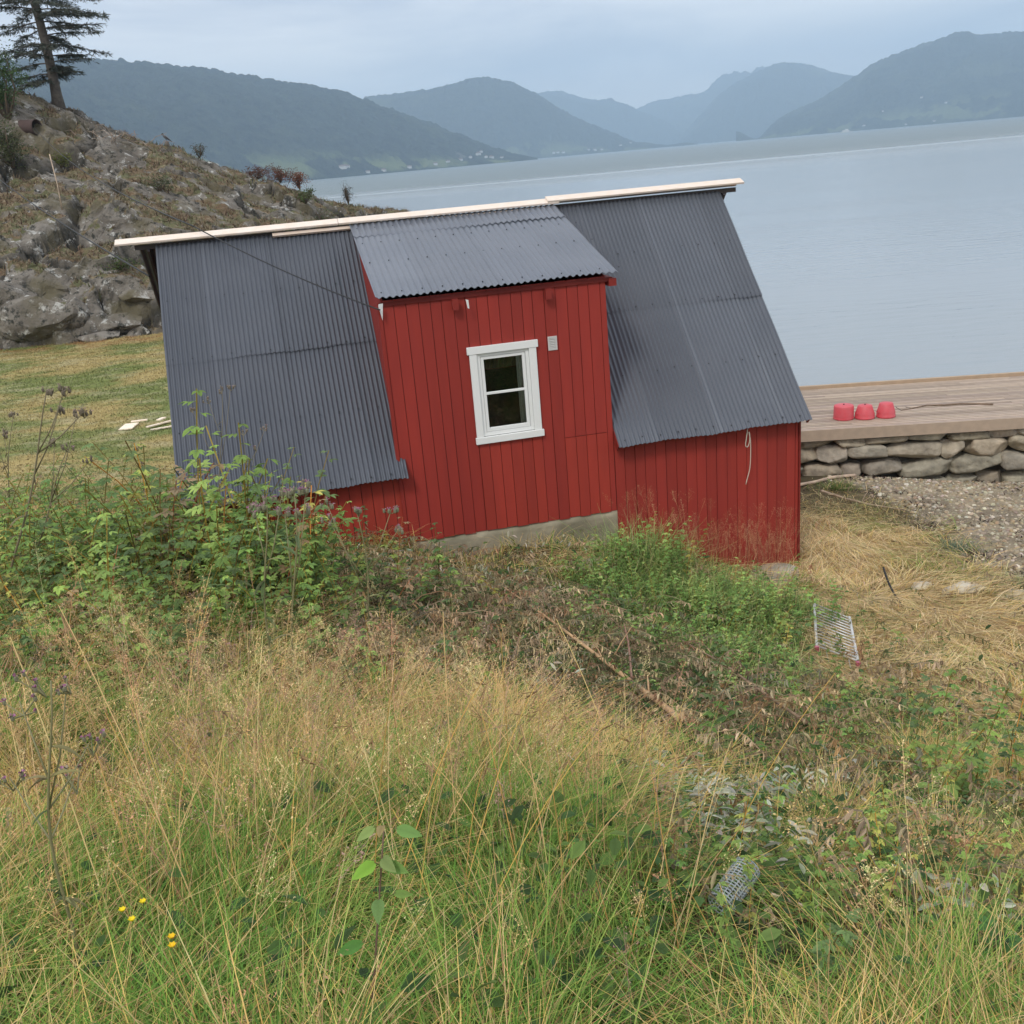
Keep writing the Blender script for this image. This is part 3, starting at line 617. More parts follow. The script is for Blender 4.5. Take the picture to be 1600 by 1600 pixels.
for u in (.78, 1.86):
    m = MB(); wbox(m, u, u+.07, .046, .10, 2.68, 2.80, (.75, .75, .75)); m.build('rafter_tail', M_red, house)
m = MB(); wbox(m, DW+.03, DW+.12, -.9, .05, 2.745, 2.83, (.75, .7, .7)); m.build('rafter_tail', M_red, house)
m = MB(); P0 = W(-.035, .10, 2.84); m.add([P0, P0+AX*.05-NX*.03, W(-.01, .09, 2.66), P0-NX*.05+np.array([0, 0, -.03])], [(0, 1, 2), (0, 2, 3)]); o = m.build('metal_flashing', M_white, house); o.modifiers.new('t', 'SOLIDIFY').thickness = .003
m = MB(); m.add([W(.93, .12, 2.79), W(.96, .12, 2.78), W(.965, .11, 2.68), W(.945, .12, 2.69)], [(0, 1, 2, 3)]); o = m.build('loose_strip', M_white, house); o.modifiers.new('t', 'SOLIDIFY').thickness = .004
# foundation
def rough_box(u0, u1, v0, v1, hb, ht, nu=40, nh=10):
    m = MB(); us = np.linspace(u0, u1, nu); hs = np.linspace(0, 1, nh); P = np.empty((nu, nh+6, 3))
    for i, u in enumerate(us):
        for j in range(nh):
            h = hb(u)+(ht-hb(u))*hs[j]; P[i, j] = W(u, v1+.02*(fbm(np.float64(u*4), np.float64(h*4), 3)-.5), h)
        for j in range(6): P[i, nh+j] = W(u, v1+(v0-v1)*(j+1)/6, ht)
    m.grid(P); return m
m = rough_box(.03, 2.645, -.3, -.012, lambda u: -.75, -.008)
m.add([W(2.645, -.012, -.75), W(2.645, -.012, -.008), W(2.645, -.3, -.008), W(2.645, -.3, -.75)], [(0, 1, 2, 3)])
m.build('foundation', M_conc, house, smooth=True)
m = rough_box(-2.33, .03, -.3, -.03, lambda u: -.6, .02, 20, 6); m.build('foundation', M_conc, house, smooth=True)
# window
m = MB()
wbox(m, 1.024, 1.616, .0065, .03, 2.152, 2.155)
m = MB(); wbox(m, .928, 1.022, .008, .032, 1.172, 2.150); m.build('x', M_white)
bpy.data.objects.remove(bpy.data.objects['x'])
win = MB(); win.box(W(1.32, -.03, 1.66), (.01, .01, .01), R=RM)
def wpart(name, parent, boxes, material=M_white, bev=.003):
    m = MB()
    for b in boxes: wbox(m, *b)
    o = m.build(name, material, parent)
    if bev: x = o.modifiers.new('b', 'BEVEL'); x.width = bev; x.segments = 2
    return o
fr = wpart('window', house, [(1.012, 1.052, -.05, .012, 1.172, 2.150), (1.588, 1.628, -.05, .012, 1.172, 2.150), (1.052, 1.588, -.05, .012, 1.172, 1.214), (1.052, 1.588, -.05, .012, 2.110, 2.150)])
wpart('casing', fr, [(.926, 1.011, .008, .034, 1.168, 2.148)]); wpart('casing', fr, [(1.629, 1.716, .008, .034, 1.168, 2.148)])
wpart('top_casing', fr, [(.902, 1.740, .007, .040, 2.149, 2.234)]); wpart('sill', fr, [(.910, 1.738, .007, .046, 1.088, 1.167)])
wpart('sash', fr, [(1.056, 1.092, -.04, .004, 1.218, 2.106), (1.548, 1.584, -.04, .004, 1.218, 2.106), (1.092, 1.548, -.04, .004, 1.218, 1.262), (1.092, 1.548, -.04, .004, 2.072, 2.106)])
wpart('glazing_bar', fr, [(1.0925, 1.5475, -.03, .001, 1.657, 1.685)])
wpart('pane', fr, [(1.093, 1.547, -.022, -.018, 1.2625, 1.656)], M_glass, 0); wpart('pane', fr, [(1.093, 1.547, -.022, -.018, 1.6855, 2.0715)], M_glass, 0)
def curtain(u0, u1):
    m = MB(); us = np.linspace(u0, u1, 30); hs = np.linspace(1.2, 2.12, 6); m.grid(np.array([[W(u, -.075+.010*math.sin(u*170+h), h) for h in hs] for u in us])); o = m.build('curtain', M_curtain, fr, smooth=True); o.modifiers.new('t', 'SOLIDIFY').thickness = .002
curtain(1.49, 1.60); curtain(1.05, 1.105)
# vent
vt = wpart('vent', house, [(1.866, 1.976, .007, .016, 2.084, 2.105), (1.866, 1.976, .007, .016, 2.225, 2.246), (1.866, 1.886, .007, .016, 2.105, 2.225), (1.956, 1.976, .007, .016, 2.105, 2.225), (1.886, 1.956, .0065, .008, 2.105, 2.225)], mat('vent_metal', (.55, .55, .53), .5), .001)
m = MB()
for k in range(6): m.box(W(1.921, .011, 2.116+k*.0195), (.070, .012, .004), R=RM@np.array([[1, 0, 0], [0, .8, -.6], [0, .6, .8]]))
m.build('louvre', mat('vent_louvre', (.62, .62, .6), .5), vt)
for k in range(5): pass
# rope hanging from the eave
def rope(pts, r, name, material, label, cat, n=40, group=None):
    pts = np.array(pts); t = np.linspace(0, 1, len(pts)); q = np.linspace(0, 1, n); P = np.stack([np.interp(q, t, pts[:, k]) for k in range(3)], 1)
    for _ in range(3): P[1:-1] = (P[:-2]+2*P[1:-1]+P[2:])/4
    m = MB(); m.tube(P, r, 6); return tag(m.build(name, material, smooth=True), label, cat, group)
rope([W(4.30, .12, .83), W(4.285, .115, .70), W(4.27, .11, .62), W(4.30, .11, .58), W(4.335, .11, .66), W(4.33, .12, .78), W(4.315, .11, .80), W(4.345, .11, .70), W(4.35, .10, .5), W(4.345, .09, .3), W(4.31, .08, .18), W(4.29, .08, .10)], .006, 'rope', M_rope, 'thin pale rope looped under the right eave against the red boards', 'rope')
# cables
def cable(A, B, sag, label, r=.011, n=40):
    A = np.array(A); B = np.array(B); t = np.linspace(0, 1, n)[:, None]; P = A*(1-t)+B*t; P[:, 2] -= 4*sag*(t*(1-t))[:, 0]
    m = MB(); m.tube(P, r, 6); tag(m.build('overhead_cable', M_black, smooth=True), label, 'cable')
gl = W(UL-.18, -RR-.35, HR-.42)
cable(hspot(-60, 255)+np.array([0, 0, .8]), gl, .25, 'black cable coming in from the far left to the dark gable end', .012)
top = A_main+AX*-2.0+np.array([0, 0, .16])
cable(hspot(60, 225)+np.array([0, 0, .6]), top, .35, 'thin cable running down over the rock slope to the roof ridge', .010)
cable(top, W(-.03, .12, 2.78), .05, 'thin cable slung over the left roof from ridge to dormer eave', .008)

# ------------------------------------------------------------------ jetty and its wall
JA = np.array([7.1, 17.40, 2.0]); jd = np.array([math.cos(math.radians(-5.5)), math.sin(math.radians(-5.5)), 0]); jn = np.array([-jd[1], jd[0], 0])
jet = empty('jetty', (2.5, 17.84, 2.0)); tag(jet, 'new timber jetty deck on a stone wall beside the water', 'jetty')
JR = np.array([jd, jn, [0, 0, 1]]).T
m = MB(); k = 0; v = .05
while v < 3.12:
    x = -5.2
    while x < 12:
        ln = 4.2+random.uniform(-.4, .4) if x > -5 else 2.5+(k % 3)*.9; e = min(x+ln, 12); tn = random.uniform(.72, 1.18)
        m.box(JA+jd*((x+e)/2)+jn*(v+.047)+np.array([0, 0, -.014+random.uniform(-.001, .001)]), (e-x-.004, .080, .028), (tn, tn*random.uniform(.97, 1), tn*random.uniform(.93, 1)), JR); x = e
    v += .1045; k += 1
m.build('deck_boards', M_deck, jet)
m = MB(); m.box(JA+jd*3.4+jn*.022+np.array([0, 0, -.10]), (17.2, .045, .20), (1.02, 1, .95), JR); o = m.build('front_beam', M_deck, jet)
m = MB(); m.box(JA+jd*3.4+jn*3.22+np.array([0, 0, .0]), (17.2, .09, .13), (1.0, .92, .78), JR); m.build('edge_beam', M_deck, jet)
m = MB()
for q in (-3, 0, 3, 6, 9): m.box(JA+jd*q+jn*1.7+np.array([0, 0, -.11]), (.1, 3.0, .15), (.6, .6, .6), JR)
m.box(JA+jd*3.4+jn*3.1+np.array([0, 0, -.8]), (17, .1, 1.4), (.3, .3, .3), JR)
m.build('joists', M_deck, jet)

def rock(sz, seed, sub=3, rough=.16, cut=(.62, .85), nc=9, boxy=False):
    r = np.random.default_rng(seed); bmh = ico(sub); V = bmh[0].copy()
    if boxy: V = V/(np.abs(V)**5).sum(1)[:, None]**.2*.86
    # cut by random planes to make facets
    for i in range(nc):
        d = r.normal(size=3); d /= np.linalg.norm(d); h = r.uniform(*cut); k = V@d; ex = np.clip(k-h, 0, None); V -= ex[:, None]*d
    o = r.uniform(0, 50, 2)
    nz = fbm(V[:, 0]*2.2+o[0]+V[:, 2], V[:, 1]*2.2+o[1]-V[:, 2], 4)-.5; V *= (1+rough*nz)[:, None]
    return V*np.asarray(sz), bmh[1]
_ico = {}
def ico(sub):
    if sub not in _ico:
        import bmesh
        b = bmesh.new(); bmesh.ops.create_icosphere(b, subdivisions=sub, radius=1); b.verts.ensure_lookup_table()
        _ico[sub] = (np.array([v.co[:] for v in b.verts]), np.array([[v.index for v in f.verts] for f in b.faces])); b.free()
    return _ico[sub]
sw = empty('stone_wall', (2.5, 17.95, 1.0)); tag(sw, 'dry stone retaining wall of rough boulders under the jetty', 'stone wall')
r_ = random.Random(11)
wall_courses = [(.80, .22, .26), (1.12, .30, .36), (1.46, .30, .34), (1.72, .19, .28)]
kk = 0
for ci, (zc, hh, depth) in enumerate(wall_courses):
    x = -4.8+r_.uniform(0, .3)
    while x < 8.5:
        wd = r_.uniform(.42, 1.0) if ci in (1, 2) else r_.uniform(.4, .8)
        V, F = rock((wd*.60, depth*.95, hh*.66), 100+kk, 4, .10, (.66, .98), 9, True); a = r_.uniform(-.12, .12); R_ = np.array([[math.cos(a), 0, -math.sin(a)], [0, 1, 0], [math.sin(a), 0, math.cos(a)]])
        c = JA+jd*(x+wd/2)+jn*(.30+.04*ci*-1+.14+r_.uniform(-.03, .04)); c[2] = zc+r_.uniform(-.03, .03)-(.03 if x > 2 else 0)
        tn = r_.uniform(.75, 1.25); m = MB(); m.add(V@R_.T@JR.T+c, F, (tn*r_.uniform(.97, 1.08), tn, tn*r_.uniform(.88, 1))); m.build('stone', M_stone, sw, smooth=True); x += wd*.95; kk += 1
m = MB(); m.box(JA+jd*3.4+jn*.95+np.array([0, 0, -.85]), (17, 1.0, 1.25), (.25, .25, .25), JR); m.build('rubble_core', M_stone, sw)

# pink buckets on the deck
def bucket(px, py, kind, label):
    y = 0
    d = ray(px, py); t_ = (2.0-CAMZ)/d[2]; P = CAM+d*t_; m = MB()
    root = empty('plastic_bucket', tuple(P)); tag(root, label, 'bucket', 'pink plastic buckets on the jetty')
    if kind == 0: pr = [(.001, .0), (.178, .0), (.186, .012), (.186, .03), (.180, .034), (.176, .235), (.168, .250), (.155, .256), (.03, .262), (.001, .262)]
    else: pr = [(.001, .0), (.170, .0), (.178, .01), (.178, .030), (.172, .036), (.172, .085), (.166, .105), (.125, .232), (.118, .240), (.03, .247), (.001, .247)]
    if kind == 2: pr = [(a*.95, b*1.08) for a, b in pr]
    m.lathe(pr, P, 40); m.build('shell', M_bucket, root, smooth=True).modifiers.new('e', 'EDGE_SPLIT').split_angle = math.radians(50)
    m = MB(); m.lathe([(.012, .262 if kind == 0 else .25), (.012, .275 if kind == 0 else .262), (.001, .277 if kind == 0 else .264)], P, 12); m.build('knob', M_dark, root)
    if kind > 0:
        m = MB(); th = np.linspace(0, np.pi, 14); m.tube(np.stack([P[0]+.165*np.cos(th)*0-.17+.02*np.sin(th), P[1]-.03+.06*np.cos(th), P[2]+.10+.03*np.sin(th)], 1), .006, 6); m.build('handle', M_bucket, root, smooth=True)
bucket(1318, 654, 0, 'straight sided pink bucket upside down on jetty, nearest the boathouse')
bucket(1351, 653, 1, 'tapered pink bucket between the two others on the jetty')
bucket(1384, 651, 2, 'tapered pink bucket farthest from the boathouse on the jetty')
def deckpt(px, py, h=.012):
    d = ray(px, py); P = CAM+d*((2.0+h-CAMZ)/d[2]); return P
m = MB(); P = np.array([deckpt(*q) for q in [(1408, 641), (1425, 638), (1448, 633), (1475, 633), (1500, 631), (1530, 631), (1552, 632)]]); m.tube(P, [.006, .009, .012, .016, .016, .02, .022], 7, (1.3, 1.1, .9)); m.tube(np.array([P[0], P[0]+[-.05, .03, .03], P[0]+[-.07, .09, .05]]), .006, 5, (.6, .6, .6)); m.tube(np.array([P[1], P[1]+[-.1, .06, .02]]), .005, 5, (.6, .6, .6))
tag(m.build('driftwood_stick', M_bark, smooth=True), 'long thin driftwood stick lying on the jetty deck', 'stick')

# ------------------------------------------------------------------ shore things
def lay(pts, lift=.03): return np.array([spot(a, b)+np.array([0, 0, lift]) for a, b in pts])
def stick(name, pts, rad, label, cat='branch', col=(1, 1, 1), lift=.04, material=None, group=None, twigs=0, seed=0):
    P = lay(pts, lift); n = 30; t = np.linspace(0, 1, len(P)); q = np.linspace(0, 1, n); Q = np.stack([np.interp(q, t, P[:, k]) for k in range(3)], 1)
    for _ in range(2): Q[1:-1] = (Q[:-2]+2*Q[1:-1]+Q[2:])/4
    rr = np.interp(q, np.linspace(0, 1, len(rad)), rad); m = MB(); m.tube(Q, rr, 8, col)
    r = random.Random(seed)
    for k in range(twigs):
        i = r.randrange(4, n-3); a = Q[i]; d = np.array([r.uniform(-1, 1), r.uniform(-1, 1), r.uniform(.1, .9)]); d /= np.linalg.norm(d); ln = r.uniform(.12, .4)
        m.tube(np.array([a, a+d*ln*.5+[0, 0, .02], a+d*ln]), [rr[i]*.45, rr[i]*.35, rr[i]*.15], 5, col)
    return tag(m.build(name, material or M_bark, smooth=True), label, cat, group)
stick('driftwood_branch', [(1248, 762), (1275, 757), (1300, 750), (1336, 747)], [.03, .028, .03, .035], 'pale driftwood log on the grass by the boathouse corner', 'driftwood', (3.2, 2.9, 2.6), .05)
stick('driftwood_branch', [(1283, 774), (1320, 786), (1360, 796), (1420, 805)], [.022, .02, .014, .008], 'thin grey driftwood branch where the grass meets the gravel', 'driftwood', (2.4, 2.2, 1.9), .08, twigs=3)
def rod():
    A = spot(1412, 950); B = A+np.array([-.27, .30, .52]); B = CAM+ray(1380, 886)*((A[1]+.25)/ray(1380, 886)[1])
    m = MB(); t = np.linspace(0, 1, 12)[:, None]; P = A*(1-t)+B*t; P[:, 0] -= .03*np.sin(np.pi*t[:, 0]); m.tube(P, .012, 8); tag(m.build('iron_rod', M_black, smooth=True), 'black bent iron rod stuck upright in the straw', 'rod')
rod()
# wire rack lying in the grass
def rack():
    c = [spot(1272, 942, .20)+[0, 0, .20], spot(1327, 964, .20)+[0, 0, .20], spot(1341, 1036, .13)+[0, 0, .13], spot(1276, 1012, .13)+[0, 0, .13]]
    A, B, C, D = [np.array(q) for q in c]
    root = empty('wire_rack', tuple((A+B+C+D)/4-np.array([0, 0, .1]))); tag(root, 'white metal slatted rack lying tilted in the grass right of the boathouse', 'rack')
    nr = np.cross(B-A, D-A); nr /= np.linalg.norm(nr); nr *= np.sign(nr[2])
    for P, Q in ((A, D), (B, C)):
        m = MB(); m.bar(P, Q, .028, .022, nr); m.build('side_rail', M_rack, root).modifiers.new('b', 'BEVEL').width = .004
        m = MB(); m.box(Q-nr*.01, (.04, .04, .05), (.8, .18, .3)); m.build('end_cap', M_rack, root)
    for k in range(15):
        f = (k+.4)/15; m = MB(); m.tube(np.array([A+(D-A)*f, B+(C-B)*f]), .0075 if k < 12 else .011, 6); m.build('slat', M_rack, root, smooth=True)
    for k in range(2):
        m = MB(); f = .2+.45*k; a = D+(C-D)*f*1.2; m.tube(np.array([a, a+[.02, -.02, -.12]]), .006, 6); m.build('foot', M_rack, root)
rack()
def tube_net():
    P = spot(1148, 1452); root = empty('plastic_mesh_tube', tuple(P)); tag(root, 'grey ribbed plastic mesh tube half hidden in the grass', 'mesh tube')
    ax = np.array([-.50, -.55, -.12]); ax /= np.linalg.norm(ax); x = np.cross(ax, [0, 0, 1]); x /= np.linalg.norm(x); y = np.cross(x, ax); A = P+np.array([.07, .10, .17])
    for k in range(16):
        th = np.linspace(0, 2*np.pi, 33); c = A+ax*(k*.0125); m = MB(); m.tube(c+.046*(np.cos(th)[:, None]*x+np.sin(th)[:, None]*y), .0027, 5, cap=False); m.build('ring', M_mesh, root, smooth=True)
    for k in range(18):
        a = 2*np.pi*k/18; q = .046*(math.cos(a)*x+math.sin(a)*y); m = MB(); m.tube(np.array([A+q, A+q+ax*.19]), .0022, 5); m.build('rib', M_mesh, root, smooth=True)
tube_net()
def stone_at(px, py, sz, label, seed, tone=1., cat='stone', sink=.3, name='stone', rz=0):
    P = spot(px, py); V, F = rock(sz, seed, 4, .14); c, s = math.cos(rz), math.sin(rz); V = V@np.array([[c, -s, 0], [s, c, 0], [0, 0, 1]]).T
    m = MB(); m.add(V+P+[0, 0, sz[2]*(1-2*sink)], F, (tone, tone, tone*.97)); return tag(m.build(name, M_stone, smooth=True), label, cat)
stone_at(1505, 924, (.30, .16, .09), 'flat grey stone in the straw at the edge of the gravel', 31, 1.5)
stone_at(1590, 935, (.26, .14, .07), 'small flat stone half buried at the right edge of the straw', 32, 1.3)
stone_at(1440, 918, (.16, .10, .05), 'little pale stone left of the flat grey stone', 33, 1.5)
stone_at(1213, 905, (.34, .28, .13), 'rounded grey boulder under the right corner of the boathouse', 34, 1.1, 'boulder')
stone_at(930, 890, (.30, .20, .10), 'pale rubble lump below the concrete foundation', 36, 1.3)
stone_at(1000, 905, (.22, .16, .09), 'second rubble lump beside the green tuft', 37, 1.1)
# planks on the lawn
def lawn_plank(a, b, wd, label, tone=1.0, h=.03):
    A, B = spot(*a), spot(*b); A = A+[0, 0, h]; B = B+[0, 0, h]; m = MB(); m.bar(A, B, .022, wd, np.cross(B-A, [0, 0, 1]), (tone, tone*.98, tone*.93)); tag(m.build('plank', M_timber), label, 'plank', 'loose planks left on the lawn')
lawn_plank((196, 673), (207, 664), .28, 'short broad pale plank lying at the left end of the lawn pile', 1.25)
lawn_plank((206, 663), (231, 660), .07, 'narrow pale lath pointing right from the broad plank', 1.2, .06)
lawn_plank((230, 671), (272, 660), .08, 'narrow plank sticking out from behind the boathouse', 1.1, .05)
lawn_plank((236, 674), (275, 667), .07, 'lowest narrow lath beside the boathouse corner', 1.15, .03)
lawn_plank((249, 665), (258, 661), .10, 'small offcut lying across the lawn planks', 1.2, .12)

# ------------------------------------------------------------------ things on the hill
def barrel():
    P = hspot(38, 208); c = P+np.array([0, .3, .22]); ax = np.array([.93, -.32, -.05]); ax /= np.linalg.norm(ax); x = np.cross(ax, [0, 0, 1]); x /= np.linalg.norm(x); y = np.cross(x, ax)
    root = empty('rusty_barrel', tuple(P)); tag(root, 'rusty barrel lying on its side on top of the rocky hill', 'barrel'); R_ = np.array([x, y, ax]).T
    pr = [(.0, -.55), (.30, -.55), (.315, -.54), (.30, -.2), (.312, -.18), (.30, -.16), (.30, .16), (.312, .18), (.30, .2), (.30, .54), (.315, .55), (.29, .55), (.285, .50), (.285, -.3)]
    m = MB(); m.lathe(pr, c, 28, R=R_); m.build('shell', M_rust, root, smooth=True)
    m = MB(); m.lathe([(.0, .30), (.284, .30)], c, 28, R=R_); m.build('inside', M_hole, root)
barrel()
def crow():
    P = crest(259, 216)
    m = MB(); m.tube(P+np.array([[0, 0, -.1], [.01, 0, .05], [0, .01, .16]]), [.13, .11, .09], 9); tag(m.build('tree_stump', M_bark, smooth=True), 'weathered stump under the crow on the skyline', 'stump')
    b = P+np.array([0, 0, .16]); m = MB()
    body = np.array([[.20, 0, .02], [.12, 0, .09], [.03, 0, .17], [-.05, 0, .24], [-.09, 0, .29], [-.105, 0, .33], [-.12, 0, .36]])*1.0
    m.tube(b+body, [.012, .045, .075, .07, .042, .04, .01], 10, (.16, .16, .17)); root = empty('crow', tuple(b)); tag(root, 'small grey and black crow perched on the stump at the skyline', 'bird')
    m.build('body', M_feather, root, smooth=True)
    m = MB(); m.tube(b+np.array([[-.085, 0, .31], [-.11, 0, .345], [-.135, 0, .35], [-.19, 0, .335]]), [.03, .045, .03, .003], 8, (.02, .02, .02)); m.build('head', M_feather, root, smooth=True)
    m = MB()
    for s in (-1, 1): m.tube(b+np.array([[-.02, s*.065, .24], [.08, s*.07, .15], [.20, s*.02, .03], [.27, s*.01, -.03]]), [.02, .03, .018, .004], 6, (.02, .02, .022))
    m.build('wing', M_feather, root, smooth=True)
    for s in (-1, 1): m = MB(); m.tube(b+np.array([[0, s*.03, .15], [0, s*.03, 0]]), .006, 5, (.02, .02, .02)); m.build('leg', M_feather, root)
crow()

def rot_batch(n, yaw, tilt, roll=None):
    cy, sy = np.cos(yaw), np.sin(yaw); ct, st = np.cos(tilt), np.sin(tilt)
    Rz = np.zeros((n, 3, 3)); Rz[:, 0, 0] = cy; Rz[:, 0, 1] = -sy; Rz[:, 1, 0] = sy; Rz[:, 1, 1] = cy; Rz[:, 2, 2] = 1
    Rx = np.zeros((n, 3, 3)); Rx[:, 0, 0] = 1; Rx[:, 1, 1] = ct; Rx[:, 1, 2] = -st; Rx[:, 2, 1] = st; Rx[:, 2, 2] = ct
    M = Rz@Rx
    if roll is not None:
        cr, sr = np.cos(roll), np.sin(roll); Ry = np.zeros((n, 3, 3)); Ry[:, 0, 0] = cr; Ry[:, 0, 2] = sr; Ry[:, 1, 1] = 1; Ry[:, 2, 0] = -sr; Ry[:, 2, 2] = cr; M = M@Ry
    return M
def leaf_t(L=1., wd=.5, fold=.12, droop=.25, k=4):
    """leaf along +Y, length L"""
    t = np.linspace(0, 1, k+1); hw = wd*.5*np.sin(np.pi*np.clip(t*.93+.05, 0, 1))**.8*(1-.25*t); hw[-1] = .01*L; y = t*L; z = -droop*L*t**2
    V = np.concatenate([np.stack([-hw, y, z+fold*hw*2], 1), np.stack([0*t, y, z], 1), np.stack([hw, y, z+fold*hw*2], 1)])
    F = []; n = k+1
    for i in range(k): F += [(i, n+i, n+i+1, i+1), (n+i, 2*n+i, 2*n+i+1, n+i+1)]
    S = np.concatenate([np.full(n, 1.), np.full(n, .85), np.full(n, 1.05)])
    return V, np.array(F), S

def needle_tree():
    base = crest(92, 168)-np.array([0, 0, .15])
    root = empty('spruce_tree', tuple(base)); tag(root, 'tall dark conifer with bare lower trunk on the hilltop', 'tree')
    n = 24; z = np.linspace(0, 12.5, n); P = np.stack([base[0]-.015*z+.05*np.sin(z*.8), base[1]+0*z, base[2]+z], 1); r = .215*(1-z/13.2)**.8+.01; r[0] = .30; r[1] = .24
    m = MB(); m.tube(P, r, 14, (.75, .78, .8)); m.build('trunk', M_bark, root, smooth=True)
    tw = MB(); nd = MB(); rr = np.random.default_rng(4); Ts = []; Ms = []; Cs = []
    zz = 1.2
    while zz < 12.2:
        for _ in range(rr.integers(3, 5)):
            a = rr.uniform(0, 2*np.pi); ln = (3.1 if zz > 2.2 else 1.9)*(1-(zz/13)**1.6)*rr.uniform(.65, 1.1); o = np.array([base[0]-.015*zz, base[1], base[2]+zz]); d = np.array([math.cos(a), math.sin(a), 0]); up = rr.uniform(-.02, .25)
            t = np.linspace(0, 1, 9); B = o+d*ln*t[:, None]+np.array([0, 0, 1])*(up*ln*t-.28*ln*t**2+.10*ln*t**4)[:, None]; B[:, :2] += (rr.normal(0, .03, (9, 2))*t[:, None])
            tw.tube(B, np.linspace(.035, .006, 9), 5, (.7, .72, .75)); side = np.cross(d, [0, 0, 1])
            for q in range(int(ln*22)):
                f = rr.uniform(.18, 1); i = min(int(f*8), 7); p = B[i]+(B[i+1]-B[i])*(f*8-i); s = rr.choice([-1, 1]); sd = d*rr.uniform(.3, .9)+side*s*rr.uniform(.3, 1.)+np.array([0, 0, rr.uniform(-.45, .1)]); sd /= np.linalg.norm(sd); sl = rr.uniform(.18, .62)*(1.15-f*.6)
                tw.tube(np.array([p, p+sd*sl*.5, p+sd*sl+[0, 0, -.04]]), [.009, .006, .003], 3, (.6, .62, .6), cap=False)
                for h in range(int(sl*20)+1):
                    g = rr.uniform(.1, 1.05); Ts.append(p+sd*sl*g+rr.normal(0, .02, 3)); yaw = math.atan2(-sd[0], sd[1])+rr.normal(0, .6); Ms.append((yaw, rr.normal(-.15, .35), rr.uniform(-1, 1), rr.uniform(.7, 1.3))); v = rr.uniform(.7, 1.25); Cs.append((.065*v, .080*v, .060*v))
        zz += rr.uniform(.20, .36)
    Ms = np.array(Ms); M = rot_batch(len(Ms), Ms[:, 0], Ms[:, 1], Ms[:, 2])*Ms[:, 3][:, None, None]
    nd.inst(leaf_t(.17, .035, .0, .1, 2), M, np.array(Ts), np.array(Cs)); tw.build('branches', M_bark, root, smooth=True); nd.build('needles', M_needle, root)
needle_tree()
def shrub(px, py, w_, h_, n, col, name, label, leaf=.09, dead=False, seed=0, cat='shrub', pos=None):
    P = (crest(px, py) if (px > 300 and name in ('withered_bush', 'juniper_bush')) else hspot(px, py)) if pos is None else pos; P = np.array(P); rr = np.random.default_rng(seed+50); root = empty(name, tuple(P)); tag(root, label, cat)
    st = MB(); lf = MB(); T = []
    for k in range(9):
        a = rr.uniform(0, 6.28); e = P+np.array([math.cos(a)*w_*rr.uniform(.1, .5), math.sin(a)*w_*.4*rr.uniform(.1, 1), h_*rr.uniform(.6, 1)]); mid = (P+e)/2+rr.normal(0, .06*h_, 3); B = np.array([P, mid, e]); st.tube(B, [.02*h_+.008, .012*h_+.005, .004], 5, (.8, .7, .6))
        for q in range(6):
            f = rr.uniform(.3, 1); p = P+(e-P)*f; e2 = p+rr.normal(0, .2, 3)*np.array([w_, w_*.6, h_*.8]); st.tube(np.array([p, (p+e2)/2+rr.normal(0, .02, 3), e2]), [.008, .005, .002], 4, (.8, .7, .6)); c = int(n/54)
            T.append(p+(e2-p)*rr.uniform(.2, 1.1, (c, 1))+rr.normal(0, .05*h_+.02, (c, 3)))
    T = np.concatenate(T); k = len(T); v = rr.uniform(.6, 1.35, k)[:, None]*(.75+.5*rr.random((k, 1)))
    lf.inst(leaf_t(leaf, leaf*.5, .1, .2, 2), rot_batch(k, rr.uniform(0, 6.28, k), rr.uniform(-1, 1, k), rr.uniform(-1.5, 1.5, k)), T, np.array(col)*v)
    st.build('stems', M_bark, root, smooth=True); lf.build('foliage', M_leaf, root)
shrub(14, 190, 2.6, 3.2, 5200, (.085, .14, .06), 'bushy_sapling', 'pale green bushy sapling at the left edge beside the conifer', .11, seed=1)
shrub(22, 262, 1.7, 1.8, 2200, (.10, .12, .06), 'bushy_sapling', 'olive bush on the slope below the barrel', .09, seed=2)
shrub(97, 262, .8, .6, 500, (.16, .19, .05), 'leafy_bush', 'small yellow green bush on the rock by the pale stake', .08, seed=3)
shrub(402, 275, 2.2, .75, 900, (.15, .07, .05), 'withered_bush', 'brown withered bush on the skyline above the roof, left one', .08, seed=4)
shrub(438, 282, 1.9, .7, 800, (.16, .075, .055), 'withered_bush', 'brown withered bush on the skyline between two others', .08, seed=5)
shrub(468, 291, 1.0, .85, 700, (.24, .09, .05), 'withered_bush', 'rusty red withered bush nearest the water on the skyline', .08, seed=6)
shrub(500, 303, 1.2, .5, 260, (.10, .13, .06), 'leafy_bush', 'sparse green bush at the end of the rock ridge', .08, seed=7)
shrub(545, 322, .55, .95, 600, (.055, .05, .035), 'juniper_bush', 'small dark upright juniper on the headland rocks', .06, seed=8)
shrub(478, 318, 1.2, .7, 700, (.10, .14, .05), 'leafy_bush', 'green bush in a hollow just above the ridge plank', .08, seed=9)
shrub(190, 425, 1.3, .5, 500, (.09, .13, .045), 'leafy_bush', 'low green bush on the cliff ledge left of the gable', .08, seed=10)
shrub(310, 238, .7, .6, 280, (.06, .08, .04), 'juniper_bush', 'tiny dark conifer seedling on the grassy skyline', .06, seed=11)
shrub(250, 300, 1.1, .7, 420, (.08, .11, .05), 'leafy_bush', 'green tuft of bush in the middle of the rock face', .08, seed=12)
m = MB(); a = hspot(97, 328); m.tube(np.array([a, a+[.03, 0, .9], a+[-.02, 0, 2.0]]), [.025, .022, .018], 6, (3.2, 3, 2.7)); tag(m.build('pale_stake', M_bark, smooth=True), 'thin pale stake standing against the rock face', 'stake')
m = MB(); rr = np.random.default_rng(8)   # cut branches on the hill crest
